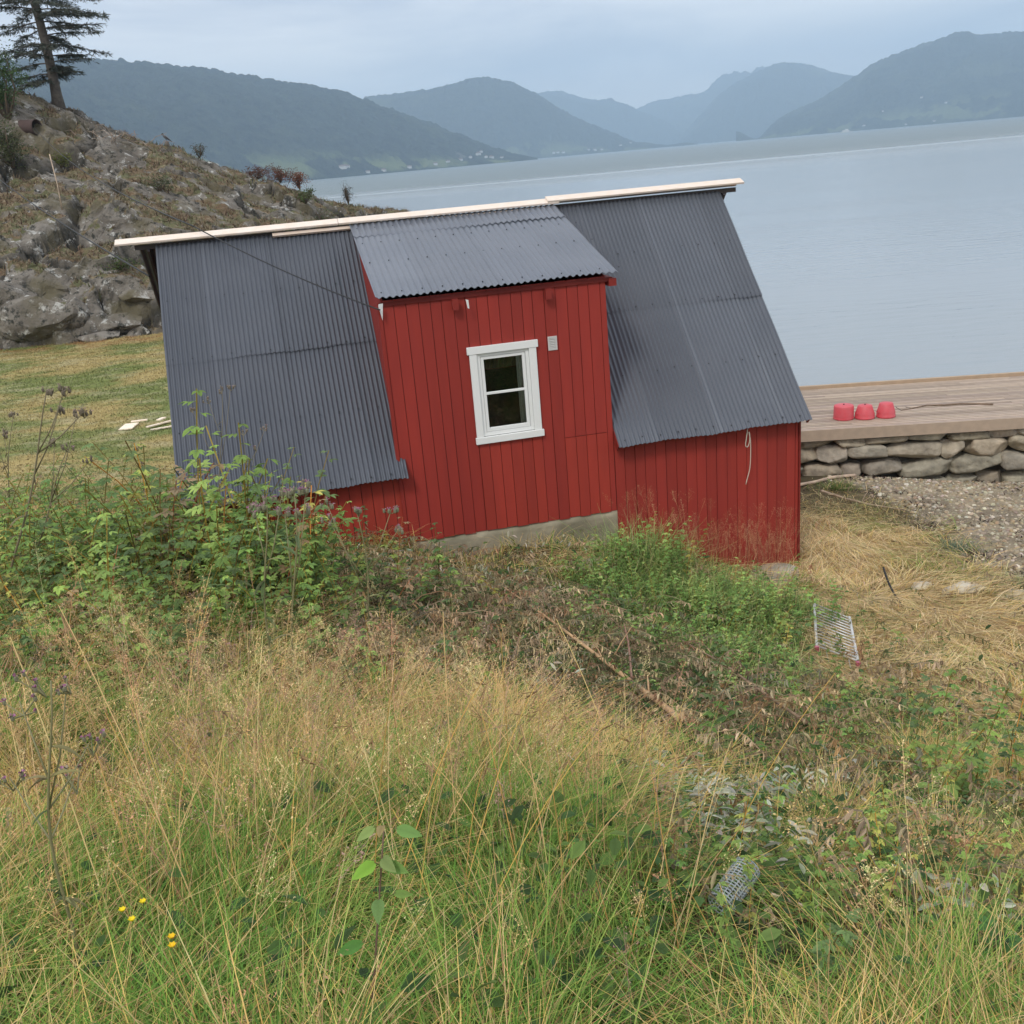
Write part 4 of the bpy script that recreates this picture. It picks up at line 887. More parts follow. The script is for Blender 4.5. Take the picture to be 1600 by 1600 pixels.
for k in range(26):
    a = hspot(rr.uniform(120, 250), 0+rr.uniform(212, 228)); th = rr.uniform(0, 6.28); l_ = rr.uniform(.4, 1.3); b = a+np.array([math.cos(th)*l_, math.sin(th)*l_*.5, rr.uniform(.05, .5)]); m.tube(np.array([a, (a+b)/2+[0, 0, rr.uniform(.05, .3)], b]), [.016, .013, .006], 5, (2.2, 2.0, 1.8))
tag(m.build('brushwood', M_bark, smooth=True), 'tangle of bare grey cut branches along the hilltop', 'brushwood', kind='stuff')
r_ = random.Random(3)
for k, (px, py, sz, lb) in enumerate([(182, 506, (1.15, .6, .52), 'big lichen speckled boulder at the foot of the cliff, nearest the boathouse'), (158, 528, (.85, .55, .33), 'low dark boulder lying in front of the big speckled one'), (60, 500, (1.5, .7, .85), 'massive pale boulder at the foot of the cliff near the left edge'), (118, 492, (.55, .5, .62), 'upright narrow boulder wedged between the two biggest'), (222, 462, (.8, .5, .3), 'whitish flat boulder just left of the gable end'), (12, 470, (1.1, .7, .9), 'steep pale slab at the very left edge of the cliff')]):
    P = hspot(px, py); V, F = rock(sz, 200+k, 5, .22); m = MB(); m.add(V+P+[0, -.1, 0], F, np.zeros((len(V), 3))); tag(m.build('boulder', M_rock, smooth=False), lb, 'boulder')

# far houses and boats -------------------------------------------
def far_pt(px, py): d = ray(px, py); t_ = -CAMZ/d[2] if d[2] < 0 else 1e9; P = CAM+d*t_; return P
def surf_pt(px, py, key):
    az, D, X, Zm = MH[key]; d = ray(px, py); a = d[0]/d[1]; i = int(np.argmin(np.abs(az-a)))
    for j in range(Zm.shape[0]):
        if Zm[j, i] > CAMZ+d[2]/d[1]*D[j, i]: return np.array([X[j, i], D[j, i], Zm[j, i]])
    return None
hs = [(538, 264, 1, 1.6), (533, 266, 1, 1.1), (543, 262, 1, 1.2), (748, 244, 1, 1.5), (752, 238, 1, 1.2), (760, 246, 1, 1.3), (735, 247, 1, 1.2), (768, 247, 1, 1.4), (720, 251, 1, 1.2), (600, 268, 1, 1.2), (640, 263, 1, 1.2), (680, 258, 1, 1.2), (575, 271, 1, 1.1), (700, 256, 1, 1.1), (785, 247, 1, 1.2),
      (866, 243, 2, 1.8), (872, 243, 2, 1.8), (880, 242, 2, 1.6), (920, 237, 2, 1.4), (930, 236, 2, 1.6), (940, 235, 2, 1.4), (985, 224, 2, 1.3), (970, 229, 2, 1.3), (1440, 155, 3, 1.4), (1478, 166, 3, 1.2), (1380, 175, 3, 1.1), (1415, 195, 3, 1.1), (1460, 190, 3, 1.1), (1350, 198, 3, 1.1)]
hp = None
for k, (px, py, q, s) in enumerate(hs):
    P = surf_pt(px, py, 'mountain%d' % q)
    if P is None: continue
    if hp is None:
        m = MB(); m.box((0, 0, 3), (12, 9, 6), (1, 1, 1)); m.add([(-6.5, -5, 6.02), (6.5, -5, 6.02), (6.5, 5, 6.02), (-6.5, 5, 6.02), (-6.5, 0, 9.5), (6.5, 0, 9.5)], [(0, 1, 5, 4), (2, 3, 4, 5), (0, 4, 3), (1, 2, 5)], (.3, .22, .2)); hp = m.build('far_house', M_hwall); o = hp
    else: o = hp.copy(); COL.objects.link(o)
    o.location = P+[0, 0, -1.5]; o.scale = (s*.62, s*.62, s*.62); o.rotation_euler = (0, 0, .3*k)
    where = {1: 'on the wooded shore of the nearest mountain', 2: 'on the shore below the second mountain', 3: 'on the slope of the right hand mountain'}[q]
    tag(o, 'tiny pale far away house '+where, 'house', 'tiny houses '+where)
def ferry(px, py, ln, label):
    P = far_pt(px, py); root = empty('ferry', tuple(P)); tag(root, label, 'boat')
    m = MB(); x = np.linspace(-ln/2, ln/2, 9); hw = ln*.11*np.array([.5, .9, 1, 1, 1, 1, .95, .7, .05]); V = []
    for z, kf in ((-.2, .8), (2.4, 1.)):
        V += [(P[0]+a, P[1]-b*kf, z) for a, b in zip(x, hw)]+[(P[0]+a, P[1]+b*kf, z) for a, b in zip(x[::-1], hw[::-1])]
    F = [(i, (i+1) % 18, 18+(i+1) % 18, 18+i) for i in range(18)]+[tuple(range(18, 36))]; m.add(V, F, (1.1, 1.1, 1.1)); m.build('hull', M_hwall, root)
    m = MB(); m.box(P+[-ln*.08, 0, 4.2], (ln*.5, ln*.16, 3.6), (1.1, 1.1, 1.1)); m.box(P+[0, 0, 7.2], (ln*.2, ln*.12, 2.3), (1.1, 1.1, 1.1)); m.build('cabin', M_hwall, root)
ferry(1323, 207, 32, 'white ferry far out on the fjord in front of the right mountain')
ferry(1531, 184.8, 42, 'second white ferry, far right close under the opposite shore')

# ------------------------------------------------------------------ vegetation
def blades(m, P, h, bend, wd, phi, cols, K=3, lean=None, curl=0.):
    n = len(P); t = np.linspace(0, 1, K+1)[None, :]; dr = np.stack([np.cos(phi), np.sin(phi), 0*phi], 1)
    ph2 = phi+np.pi/2+rng.uniform(-.7, .7, n); pr = np.stack([np.cos(ph2), np.sin(ph2), 0*phi], 1)
    hor = (bend*h)[:, None]*(t**1.7); ver = h[:, None]*(t-(.28*np.minimum(bend, 1.6))[:, None]*t**2.2)
    Cn = P[:, None]+dr[:, None]*hor[..., None]; Cn[..., 2] += ver
    hw = (wd[:, None]*.5*(1-t**1.8)+.0004)[..., None]*pr[:, None]
    V = np.stack([Cn-hw, Cn+hw], 2).reshape(n, -1, 3)
    F = []
    for k in range(K): F.append([2*k, 2*k+1, 2*k+3, 2*k+2])
    F = np.array(F)[None]+(np.arange(n)*2*(K+1))[:, None, None]
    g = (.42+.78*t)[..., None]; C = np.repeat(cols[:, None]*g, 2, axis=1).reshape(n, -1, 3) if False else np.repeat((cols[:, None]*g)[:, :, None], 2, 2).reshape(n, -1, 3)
    m.V.append(V.reshape(-1, 3)); m.C.append(C.reshape(-1, 3)); F = F.reshape(-1, 4)+m.n; m.F.append(F); m.M.append(np.zeros(len(F), int)); m.n += len(V)*V.shape[1]
def house_mask(x, y, pad=.1):
    d = np.stack([x-ORG[0], y-ORG[1]], -1); u = d@AX[:2]; v = d@NX[:2]; return (u > -2.5-pad) & (u < 5.1+pad) & (v < pad-.02) & (v > -5.2)
def sample(n, y0, y1, dens=None, ml=1.2, x0f=-.74, x1f=.66):
    y = np.sqrt(rng.uniform(y0**2, y1**2, n)); x = rng.uniform(0, 1, n)*((x1f-x0f)*y+2*ml)+x0f*y-ml
    k = ~house_mask(x, y)
    if dens is not None: k &= rng.random(n) < dens(x, y)
    return x[k], y[k]
G1 = np.array([.14, .29, .045]); G2 = np.array([.29, .39, .08]); TAN = np.array([.70, .53, .24]); GOLD = np.array([.70, .50, .16]); BRN = np.array([.42, .25, .12]); STR = np.array([.86, .68, .38])
def pick(n, tabs, wts):
    wts = np.array(wts, float); wts = wts/wts.sum(-1, keepdims=True)
    c = np.cumsum(np.broadcast_to(wts, (n, len(tabs))), 1); r = rng.random((n, 1)); i = (r > c).sum(1).clip(0, len(tabs)-1); return np.array(tabs)[i]*rng.uniform(.7, 1.3, (n, 1))*rng.uniform(.93, 1.07, (n, 3))
def surf(x, y): return np.stack([x, y, H(x, y)-.01], 1)

# meadow grass
m = MB()
for (n, y0, y1, wf, hf) in ((150000, .9, 4.2, .85, 1.0), (110000, 4.0, 7.5, 2.0, 1.0), (80000, 7.3, 12.2, 2.8, .8)):
    dn = lambda x, y: np.clip(1.05-.75*zone('straw', x, y)-.9*zone('brush', x, y)-.35*zone('leafy', x, y)-.5*zone('low', x, y), .10, 1)*(1-beach_w(x, y))*clear(x, y)
    x, y = sample(n, y0, y1, dn); k = len(x); g = zone('green', x, y); cl = fbm(x*2.4, y*2.4, 3)
    gw = np.clip(.30+g*1.5+1.6*(cl-.5), .06, 2.5)
    cols = pick(k, [G1, G2, TAN, GOLD, BRN], np.stack([gw, gw*.7, .45+0*gw, .38+0*gw, .22+0*gw], 1))
    h = rng.uniform(.10, .42, k)*(.45+1.3*fbm(x*2.2+30, y*2.2, 3))*hf*np.where(y < 4, .85, 1)*np.clip(1-.6*zone('straw', x, y)-.35*zone('low', x, y)-.3*zone('brush', x, y), .3, 1)
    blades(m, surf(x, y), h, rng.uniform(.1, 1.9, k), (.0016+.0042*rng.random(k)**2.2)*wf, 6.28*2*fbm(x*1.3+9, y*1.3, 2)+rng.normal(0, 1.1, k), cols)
tag(m.build('meadow_grass', M_veg), 'dense green and yellow meadow grass covering the slope in the foreground', kind='stuff')
# straw lying flat on the right and thinly elsewhere
m = MB()
x, y = sample(150000, 4.5, 17, lambda x, y: np.clip(zone('straw', x, y)*1.1+.04, 0, 1)*(1-beach_w(x, y)), 1.2); k = len(x)
sz = fbm(x*1.6, y*1.6, 3); ang = 6.28*fbm(x*.7+4, y*.7, 2)*2+rng.normal(0, .6, k)
cols = pick(k, [STR, TAN, GOLD, G2*.9, BRN], np.stack([1.4+0*sz, 1+0*sz, .45+0*sz, np.clip((fbm(x*.9+70, y*.9, 3)-.46)*9, .12, 3.2), .35+0*sz], 1))
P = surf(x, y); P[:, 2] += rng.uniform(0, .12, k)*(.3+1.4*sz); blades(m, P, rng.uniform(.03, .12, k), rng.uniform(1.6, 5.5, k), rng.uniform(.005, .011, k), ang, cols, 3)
tag(m.build('cut_straw', M_straw), 'pale dry cut grass lying flat on the ground right of the boathouse', kind='stuff')
# lawn behind
m = MB(); n = 150000; y = np.sqrt(rng.uniform(12.5**2, 36**2, n)); x = rng.uniform(-.95, -.18, n)*y-.5; kk_ = ~house_mask(x, y) & (x > -38); x, y = x[kk_], y[kk_]; k = len(x)
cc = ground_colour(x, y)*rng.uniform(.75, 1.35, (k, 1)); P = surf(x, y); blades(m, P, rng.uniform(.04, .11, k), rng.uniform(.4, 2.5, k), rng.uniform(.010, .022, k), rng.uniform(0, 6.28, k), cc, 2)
tag(m.build('lawn_grass', M_veg), 'short patchy green and straw coloured lawn in front of the rocky hill', kind='stuff')
# heather and grass on the hill
X_, Y_, Z_, S_, O_ = HILL; idx = rng.integers(0, X_.size, 160000); ok = (O_.ravel()[idx] > .45) & (Y_.ravel()[idx] < 54); idx = idx[ok][:60000]; k = len(idx)
P = np.stack([X_.ravel()[idx]+rng.normal(0, .05, k), Y_.ravel()[idx]+rng.normal(0, .05, k), Z_.ravel()[idx]-.02], 1); f = fbm(P[:, 0]*.6+11, P[:, 1]*.6, 3)
cols = pick(k, [np.array([.21, .15, .10]), np.array([.32, .26, .16]), np.array([.16, .18, .09]), np.array([.16, .105, .08])], np.stack([1+0*f, .8+0*f, np.clip((f-.45)*6, .1, 2), .6+0*f], 1))
m = MB(); blades(m, P, rng.uniform(.08, .26, k), rng.uniform(.2, 1.4, k), rng.uniform(.02, .045, k), rng.uniform(0, 6.28, k), cols, 2)
tag(m.build('heather', M_straw), 'brown heather and dry grass growing on the rocky hill', kind='stuff')

# grass with seed heads
def panicle(seed, h=.7, head=.17, spread=.05, nb=26):
    r = np.random.default_rng(seed); m = MB(); k = 5; t = np.linspace(0, 1, k+1); ln = r.uniform(.05, .3); S = np.stack([ln*h*t**2, 0*t, h*t], 1)
    def rib(P, w0, w1):
        n = len(P); ws = np.linspace(w0, w1, n)[:, None]; a = r.uniform(0, 3.14); d = np.array([math.cos(a), math.sin(a), .1]); V = np.stack([P-d*ws/2, P+d*ws/2], 1).reshape(-1, 3); m.add(V, np.array([[2*i, 2*i+1, 2*i+3, 2*i+2] for i in range(n-1)]))
    rib(S, .0026, .0014)
    for i in range(nb):
        f = r.uniform(0, 1); b = np.array([ln*h*(1-head/h*(1-f))**2, 0, h-head*(1-f)]); a = r.uniform(0, 6.28); l_ = spread*(1.25-f)*r.uniform(.4, 1.2); e = b+np.array([math.cos(a)*l_, math.sin(a)*l_, l_*r.uniform(.4, 1.1)]); rib(np.array([b, e]), .0009, .0007)
        for q in range(2):
            c = e+r.normal(0, .004, 3); s = r.uniform(.003, .006); d = r.normal(size=3); d /= np.linalg.norm(d); e_ = np.cross(d, [0, 0, 1])*.45; m.add([c-d*s, c+e_*s, c+d*s, c-e_*s], np.array([[0, 1, 2, 3]]))
    V = np.concatenate(m.V); F = np.concatenate(m.F); return V, F, np.ones(len(V))
pans = [panicle(i, .62+.05*i, .15+.02*(i % 3), .035+.02*(i % 4), 22+3*(i % 3)) for i in range(7)]
m = MB()
for (n, y0, y1, sc_) in ((2200, 1.25, 4.5, 1.0), (2500, 4, 8, 1.1), (900, 7.5, 11, .9)):
    x, y = sample(n, y0, y1, lambda x, y: np.clip(zone('dry', x, y)*1.0+.05, 0, 1)*np.clip(1.1-.8*zone('straw', x, y)-.5*zone('brush', x, y)-.8*zone('low', x, y), .04, 1)*clear(x, y)); k = len(x)
    i = rng.integers(0, 7, k); P = surf(x, y)
    cl = pick(k, [np.array([.56, .32, .18]), np.array([.70, .48, .22]), np.array([.80, .64, .33]), np.array([.42, .25, .2])], [1, 1, .8, .6])
    for q in range(7):
        s = i == q; c = s.sum()
        if c: m.inst(pans[q], rot_batch(c, rng.uniform(0, 6.28, c), rng.normal(0, .16, c))*rng.uniform(.6, 1.05, c)[:, None, None]*sc_, P[s], cl[s])
tag(m.build('seeding_grass', M_straw), 'reddish brown feathery seed heads of tall dry grass across the slope', kind='stuff')
# red-brown grass in front of the wall
m = MB()
for (px, py, n_) in ((1190, 905, 50), (1100, 905, 36), (1215, 900, 40), (1040, 880, 30), (1150, 915, 30)):
    s0 = spot(px, py); x = s0[0]+rng.normal(0, .30, n_); y = s0[1]+rng.normal(0, .16, n_)-.1; k = ~house_mask(x, y, .12); x, y = x[k], y[k]; c = len(x)
    for q in range(0, 7, 2): 
        ss = rng.random(c) < .3; cc = ss.sum()
        if cc: m.inst(pans[q], rot_batch(cc, rng.uniform(0, 6.28, cc), rng.normal(0, .12, cc))*rng.uniform(.75, 1.15, cc)[:, None, None], surf(x[ss], y[ss]), pick(cc, [np.array([.46, .22, .12]), np.array([.5, .34, .18])], [1, 1]))
tag(m.build('seeding_grass', M_straw), 'wispy rust coloured grass standing against the right red wall', kind='stuff')
# long straw stalks sweeping through the foreground
m = MB(); rr = np.random.default_rng(21)
stalks = [((215, 1600), (20, 1010)), ((400, 1580), (250, 1040)), ((365, 1600), (95, 960)), ((340, 1500), (205, 1110)), ((420, 1530), (400, 1160)), ((470, 1500), (515, 1040)), ((580, 1500), (620, 1060)), ((640, 1590), (700, 1180)), ((590, 1500), (760, 1070)), ((700, 1500), (840, 1080)), ((700, 1570), (960, 1130)),
          ((760, 1590), (1080, 1180)), ((720, 1480), (760, 1200)), ((1030, 1600), (1290, 1440)), ((1150, 1600), (1050, 1380)), ((1500, 1590), (1430, 1270)), ((800, 1330), (985, 1160)), ((640, 1410), (830, 1120)), ((455, 1600), (470, 1180)), ((300, 1600), (285, 1250)), ((1380, 1600), (1270, 1330)), ((660, 1360), (560, 1180)), ((1250, 1600), (1400, 1380)), ((130, 1600), (110, 1220)), ((550, 1600), (420, 1300)), ((980, 1600), (905, 1330)), ((260, 1540), (150, 1180)), ((1000, 1560), (1180, 1285))]
for _ in range(46):
    a0 = (rr.uniform(60, 1100), rr.uniform(1380, 1600)); stalks.append((a0, (a0[0]+rr.normal(10, 130), a0[1]-rr.uniform(230, 420))))
for (a, b) in stalks:
    A = spot(min(max(a[0], 30), 1570), min(a[1], 1560)); y1 = A[1]+rr.uniform(.35, .9); B = at(b[0], b[1], y1); t = np.linspace(0, 1, 8)[:, None]; P = A*(1-t)+B*t; P[:, 2] += .10*np.sin(np.pi*t[:, 0]*.9); ws = np.linspace(.0046, .0026, 8)
    m.tube(P, ws/2, 4, pick(1, [np.array([.62, .47, .2]), np.array([.55, .36, .1])], [1, .8])[0], cap=False)
    e = B
    for q in range(9): d = rr.normal(0, .02, 3)+(P[-1]-P[-2])*rr.uniform(-.6, .25); m.tube(np.array([e, e+d]), [.001, .0022], 3, (.42, .27, .14), cap=False)
tag(m.build('long_stalks', M_straw, smooth=True), 'long pale golden straw stalks leaning across the foreground', kind='stuff')

# leaves
def compound(nl, L, seed):
    r = np.random.default_rng(seed); Vs = []; Fs = []; Ss = []; n = 0; lt = leaf_t(1, .62, .16, .22, 4)
    spec = {3: [(0, .55, 1.0, 0), (1.15, .42, .85, 0), (-1.15, .42, .85, 0)], 5: [(0, .75, 1., 0), (1.0, .55, .8, 0), (-1.0, .55, .8, 0), (1.3, .28, .75, 0), (-1.3, .28, .75, 0)]}[nl]
    for (a, y0, s, _) in spec:
        V, F, S = lt; V = V*L*.6*s; c, q = math.cos(a), math.sin(a); R_ = np.array([[c, q, 0], [-q, c, 0], [0, 0, 1]]); V = V@R_.T+np.array([0, y0*L*.75, -.08*L]); Vs.append(V); Fs.append(F+n); Ss.append(S*r.uniform(.9, 1.1)); n += len(V)
    V = np.array([[-.004*L*5, 0, 0], [.004*L*5, 0, 0], [.004*L*5, .6*L, -.06*L], [-.004*L*5, .6*L, -.06*L]]); Vs.append(V); Fs.append(np.array([[0, 1, 2, 3]])+n); Ss.append(np.full(4, .7))
    return np.concatenate(Vs), np.concatenate(Fs), np.concatenate(Ss)
def cane(seed, h=.8, nl=11, L=.16):
    """an arching raspberry-like shoot: returns template (verts, quads, shade colours)"""
    r = np.random.default_rng(seed); Vs = []; Fs = []; Ss = []; n = 0; t = np.linspace(0, 1, 6); arch = r.uniform(.1, .55); C = np.stack([arch*h*t**2, 0*t, h*(t-.25*arch*t**2)], 1)
    for (dx, dy) in ((1, 0), (0, 1)):
        d = np.array([dx, dy, 0])*.003; V = np.stack([C-d, C+d], 1).reshape(-1, 3); Vs.append(V); Fs.append(np.array([[2*i, 2*i+1, 2*i+3, 2*i+2] for i in range(5)])+n); Ss.append(np.tile([1.4, .7, .6], (len(V), 1))); n += len(V)
    cps = [compound(3, L, 1), compound(5, L, 2)]
    for k in range(nl):
        f = .22+.78*(k+1)/nl; p = np.array([np.interp(f, t, C[:, 0]), 0, np.interp(f, t, C[:, 2])]); a = k*2.4+r.normal(0, .3); V, F, S = cps[k % 2]; V = V*r.uniform(.65, 1.1)*(1.1-.35*f); R_ = rot_batch(1, np.array([a]), np.array([r.uniform(-.25, .45)]))[0]; Vs.append(V@R_.T+p); Fs.append(F+n); Ss.append(np.repeat((S*r.uniform(.75, 1.25))[:, None], 3, 1)); n += len(V)
    return np.concatenate(Vs), np.concatenate(Fs), np.concatenate(Ss)
canes = [cane(i, .55+.12*(i % 4), 12+i % 5, .090+.016*(i % 3)) for i in range(8)]
m = MB()
for (n, y0, y1, s_, w_) in ((1300, 1.4, 4.6, .50, 1.), (2300, 4.5, 9.5, 1., 1.), (1300, 8.0, 13.5, 1.1, 1.)):
    x, y = sample(n, y0, y1, lambda x, y: np.clip(zone('leafy', x, y)*1.1+.5*zone('green', x, y)*(y > 7)+.02, 0, 1)*clear(x, y), 1.3); k = len(x); i = rng.integers(0, 8, k); P = surf(x, y)
    cl = pick(k, [np.array([.19, .30, .08]), np.array([.30, .43, .11]), np.array([.15, .23, .09]), np.array([.46, .46, .12]), np.array([.36, .27, .15])], [1, 1, .6, .2, .15])
    tall = np.exp(-((x+2.6)/1.0)**2-((y-8.3)/1.3)**2); sc2 = rng.uniform(.55, 1.15, k)*s_*(1+.85*tall)*np.where((x > 0) & (y > 7), .65, 1)
    for q in range(8):
        s = i == q; c = s.sum()
        if c: m.inst(canes[q], rot_batch(c, rng.uniform(0, 6.28, c), rng.normal(0, .15, c))*sc2[s][:, None, None], P[s], cl[s])
tag(m.build('raspberry_thicket', M_leaf), 'thicket of leafy green raspberry shoots spreading over the bank', kind='stuff')
# low ground-cover leaves
m = MB(); lt = leaf_t(.055, .034, .12, .25, 3)
x, y = sample(60000, 1.3, 11.5, lambda x, y: np.clip(.9*zone('leafy', x, y)+.35*zone('green', x, y)+.45*zone('brush', x, y)+.7*zone('low', x, y)+.03, 0, 1)*(.2+.8*clear(x, y))*(1-zone('straw', x, y).clip(0, 1)*.8)); k = len(x); P = surf(x, y); P[:, 2] += rng.uniform(.02, .3, k)
m.inst(lt, rot_batch(k, rng.uniform(0, 6.28, k), rng.uniform(-.6, .6, k), rng.uniform(-.6, .6, k))*rng.uniform(.6, 1.5, k)[:, None, None], P, pick(k, [np.array([.09, .16, .045]), np.array([.14, .22, .06]), np.array([.06, .11, .04])], [1, .6, .8]))
tag(m.build('ground_cover', M_leaf), 'small green leaves creeping between the grasses', kind='stuff')
# withered brush: twigs with hanging dead leaves
def dead_twig(seed):
    r = np.random.default_rng(seed); Vs = []; Fs = []; Ss = []; n = 0; h = r.uniform(.35, .7); t = np.linspace(0, 1, 5); C = np.stack([h*.9*t, .1*h*np.sin(t*5), .28*h*np.sin(t*2.6)+.03], 1)
    d = np.array([0, 0, .0035]); V = np.stack([C-d, C+d], 1).reshape(-1, 3); Vs.append(V); Fs.append(np.array([[2*i, 2*i+1, 2*i+3, 2*i+2] for i in range(4)])+n); Ss.append(np.full(len(V), .8)); n += len(V)
    for k in range(13):
        f = r.uniform(.1, 1); p = np.array([np.interp(f, t, C[:, q]) for q in range(3)]); lt_ = leaf_t(r.uniform(.04, .075), r.uniform(.012, .024), .5, .1, 3); V, F, S = lt_; R_ = rot_batch(1, r.uniform(0, 6.28, 1), np.array([-1.3+r.normal(0, .45)]), r.uniform(-1, 1, 1))[0]; Vs.append(V@R_.T+p); Fs.append(F+n); Ss.append(S*r.uniform(.6, 1.5)); n += len(V)
    return np.concatenate(Vs), np.concatenate(Fs), np.concatenate(Ss)
dts = [dead_twig(i) for i in range(8)]
m = MB(); x, y = sample(24000, 2.4, 11.6, lambda x, y: np.clip(zone('brush', x, y)*1.0+.28*zone('low', x, y)+.03, 0, 1)*(1-.6*zone('green', x, y).clip(0, 1))*(.25+.75*clear(x, y))); k = len(x); i = rng.integers(0, 8, k); P = surf(x, y); P[:, 2] += rng.uniform(-.02, .28, k)*fbm(x*2, y*2, 2)
cl = pick(k, [np.array([.42, .33, .21]), np.array([.60, .48, .31]), np.array([.20, .21, .10]), np.array([.40, .25, .14]), np.array([.34, .32, .22])], [1, .9, .8, .35, .3])
for q in range(8):
    s = i == q; c = s.sum()
    if c: m.inst(dts[q], rot_batch(c, rng.uniform(0, 6.28, c), rng.normal(0, .3, c))*rng.uniform(.6, 1.1, c)[:, None, None], P[s], cl[s])
tag(m.build('withered_brush', M_leaf), 'heap of cut withered branches with brown dead leaves below the boathouse', kind='stuff')
m = MB(); x, y = sample(60000, 3.0, 11.6, lambda x, y: np.clip(zone('brush', x, y)*.9+.15*zone('low', x, y)+.01, 0, 1)*(.3+.7*clear(x, y))); k = len(x); P = surf(x, y); P[:, 2] += rng.uniform(.0, .30, k)*fbm(x*2.2, y*2.2, 2)*1.3
m.inst(leaf_t(.058, .020, .5, .3, 3), rot_batch(k, rng.uniform(0, 6.28, k), rng.normal(-.7, .6, k), rng.uniform(-1, 1, k))*rng.uniform(.5, 1.3, k)[:, None, None], P, pick(k, [np.array([.34, .27, .18]), np.array([.56, .45, .29]), np.array([.18, .20, .09]), np.array([.66, .58, .43]), np.array([.20, .34, .10])], [1, .9, .8, .3, .6]))
tag(m.build('dead_leaves', M_leaf), 'loose curled brown and olive leaves heaped over the cut branches', kind='stuff')
m = MB()
for (px, py, n_, rx, ry, hh) in ((1010, 905, 1500, .26, .26, .78), (975, 950, 900, .35, .3, .45), (1070, 950, 1300, .5, .3, .5), (1150, 965, 1300, .5, .35, .55), (1215, 985, 1000, .35, .35, .42), (1100, 1030, 1200, .5, .3, .42), (1200, 1070, 1000, .4, .3, .40), (1270, 1130, 900, .4, .3, .32), (1330, 1190, 700, .35, .3, .28), (1160, 1110, 700, .35, .25, .3), (930, 1010, 350, .3, .25, .35)):
    s0 = spot(px, py); x = s0[0]+rng.normal(0, rx, n_); y = s0[1]+rng.normal(0, ry, n_); kk_ = ~house_mask(x, y, .15) & (rng.random(len(x)) < clear(x, y)**1.5); x, y = x[kk_], y[kk_]; c = len(x); blades(m, surf(x, y), rng.uniform(.4, 1, c)*hh, rng.uniform(.15, 1.3, c), rng.uniform(.005, .010, c), rng.uniform(0, 6.28, c), pick(c, [np.array([.19, .33, .08]), np.array([.31, .42, .13]), np.array([.52, .47, .22]), np.array([.14, .23, .08])], [1, .8, .7, .6]))
    n2 = n_//16; x = s0[0]+rng.normal(0, rx, n2); y = s0[1]+rng.normal(0, ry, n2); kk_ = ~house_mask(x, y, .2) & (rng.random(len(x)) < clear(x, y)**2); x, y = x[kk_], y[kk_]; c = len(x); i = rng.integers(0, 8, c)
    for q in range(8):
        ss = i == q
        if ss.sum(): m.inst(canes[q], rot_batch(ss.sum(), rng.uniform(0, 6.28, ss.sum()), rng.normal(0, .15, ss.sum()))*rng.uniform(.6, .95, ss.sum())[:, None, None]*(.25+hh*.9), surf(x[ss], y[ss]), pick(ss.sum(), [np.array([.22, .38, .10]), np.array([.34, .48, .14])], [1, 1]))
tag(m.build('green_growth', M_veg), 'fresh bright green grass and nettles growing before the right red wall', kind='stuff')
# pale undersides of willow leaves
m = MB()
for (px, py, n_, sx, sy) in ((1110, 1290, 120, .2, .1), (1190, 1380, 60, .2, .1), (1085, 1250, 140, .16, .12), (1150, 1330, 150, .13, .16), (1200, 1270, 60, .1, .07), (1260, 1255, 70, .16, .08), (1320, 1225, 40, .08, .06), (1400, 1300, 14, .1, .1), (870, 860, 26, .8, .1), (560, 890, 60, .4, .2), (700, 915, 60, .5, .2), (1520, 1470, 50, .12, .06), (890, 1080, 22, .12, .05), (490, 925, 18, .1, .08)):
    s0 = spot(px, py, .1); x = s0[0]+rng.normal(0, sx, n_); y = s0[1]+rng.normal(0, sy, n_); k = ~house_mask(x, y); x, y = x[k], y[k]; c = len(x); P = surf(x, y); P[:, 2] += rng.uniform(.12, .34, c)
    a0 = rng.uniform(0, 6.28); m.inst(leaf_t(.075, .024, .35, .15, 4), rot_batch(c, a0+rng.normal(0, .8, c), rng.normal(-.3, .4, c), rng.normal(0, .8, c))*rng.uniform(.6, 1.15, c)[:, None, None], P, pick(c, [np.array([.56, .58, .47]), np.array([.36, .42, .3]), np.array([.62, .58, .48])], [1, .8, .4]))
tag(m.build('silvery_leaves', M_leaf), 'curled silvery grey leaves of cut willow shoots lying in clumps', kind='stuff')

# branches lying in the brush
def laid(name, pts, rad, label, col, lift, seed, tw=8): return stick(name, pts, rad, label, 'branch', col, lift, None, None, tw, seed)
laid('cut_branch', [(790, 960), (850, 1005), (905, 1050), (960, 1095), (1010, 1135), (1062, 1180)], [.006, .010, .013, .016, .02, .024], 'long bare tan branch lying diagonally across the middle of the brush', (3.0, 2.3, 1.5), .30, 1, 7)
laid('cut_branch', [(1065, 1045), (1130, 1085), (1200, 1140), (1260, 1185)], [.006, .009, .012, .013], 'thinner brown branch right of the long bare one', (1.6, 1.3, 1.0), .30, 2, 8)
laid('cut_branch', [(972, 1000), (985, 1060), (990, 1120)], [.006, .008, .010], 'upright reddish shoot crossing the long bare branch', (1.9, 1.3, 1.1), .34, 3, 4)
laid('cut_branch', [(1345, 1215), (1400, 1235), (1450, 1290), (1490, 1350), (1560, 1460)], [.005, .006, .007, .008, .008], 'thin red brown bramble arching in the lower right', (1.8, 1.0, .7), .24, 4, 6)
laid('cut_branch', [(1428, 1300), (1412, 1350), (1415, 1400), (1432, 1470)], [.004, .005, .005, .005], 'thin pale bent twig standing in the lower right', (3.6, 2.8, 2.0), .22, 5, 2)
laid('cut_branch', [(1205, 1440), (1245, 1455), (1290, 1475)], [.006, .006, .005], 'short whitish stick near the grey mesh tube', (4.5, 4.2, 3.6), .12, 6, 1)
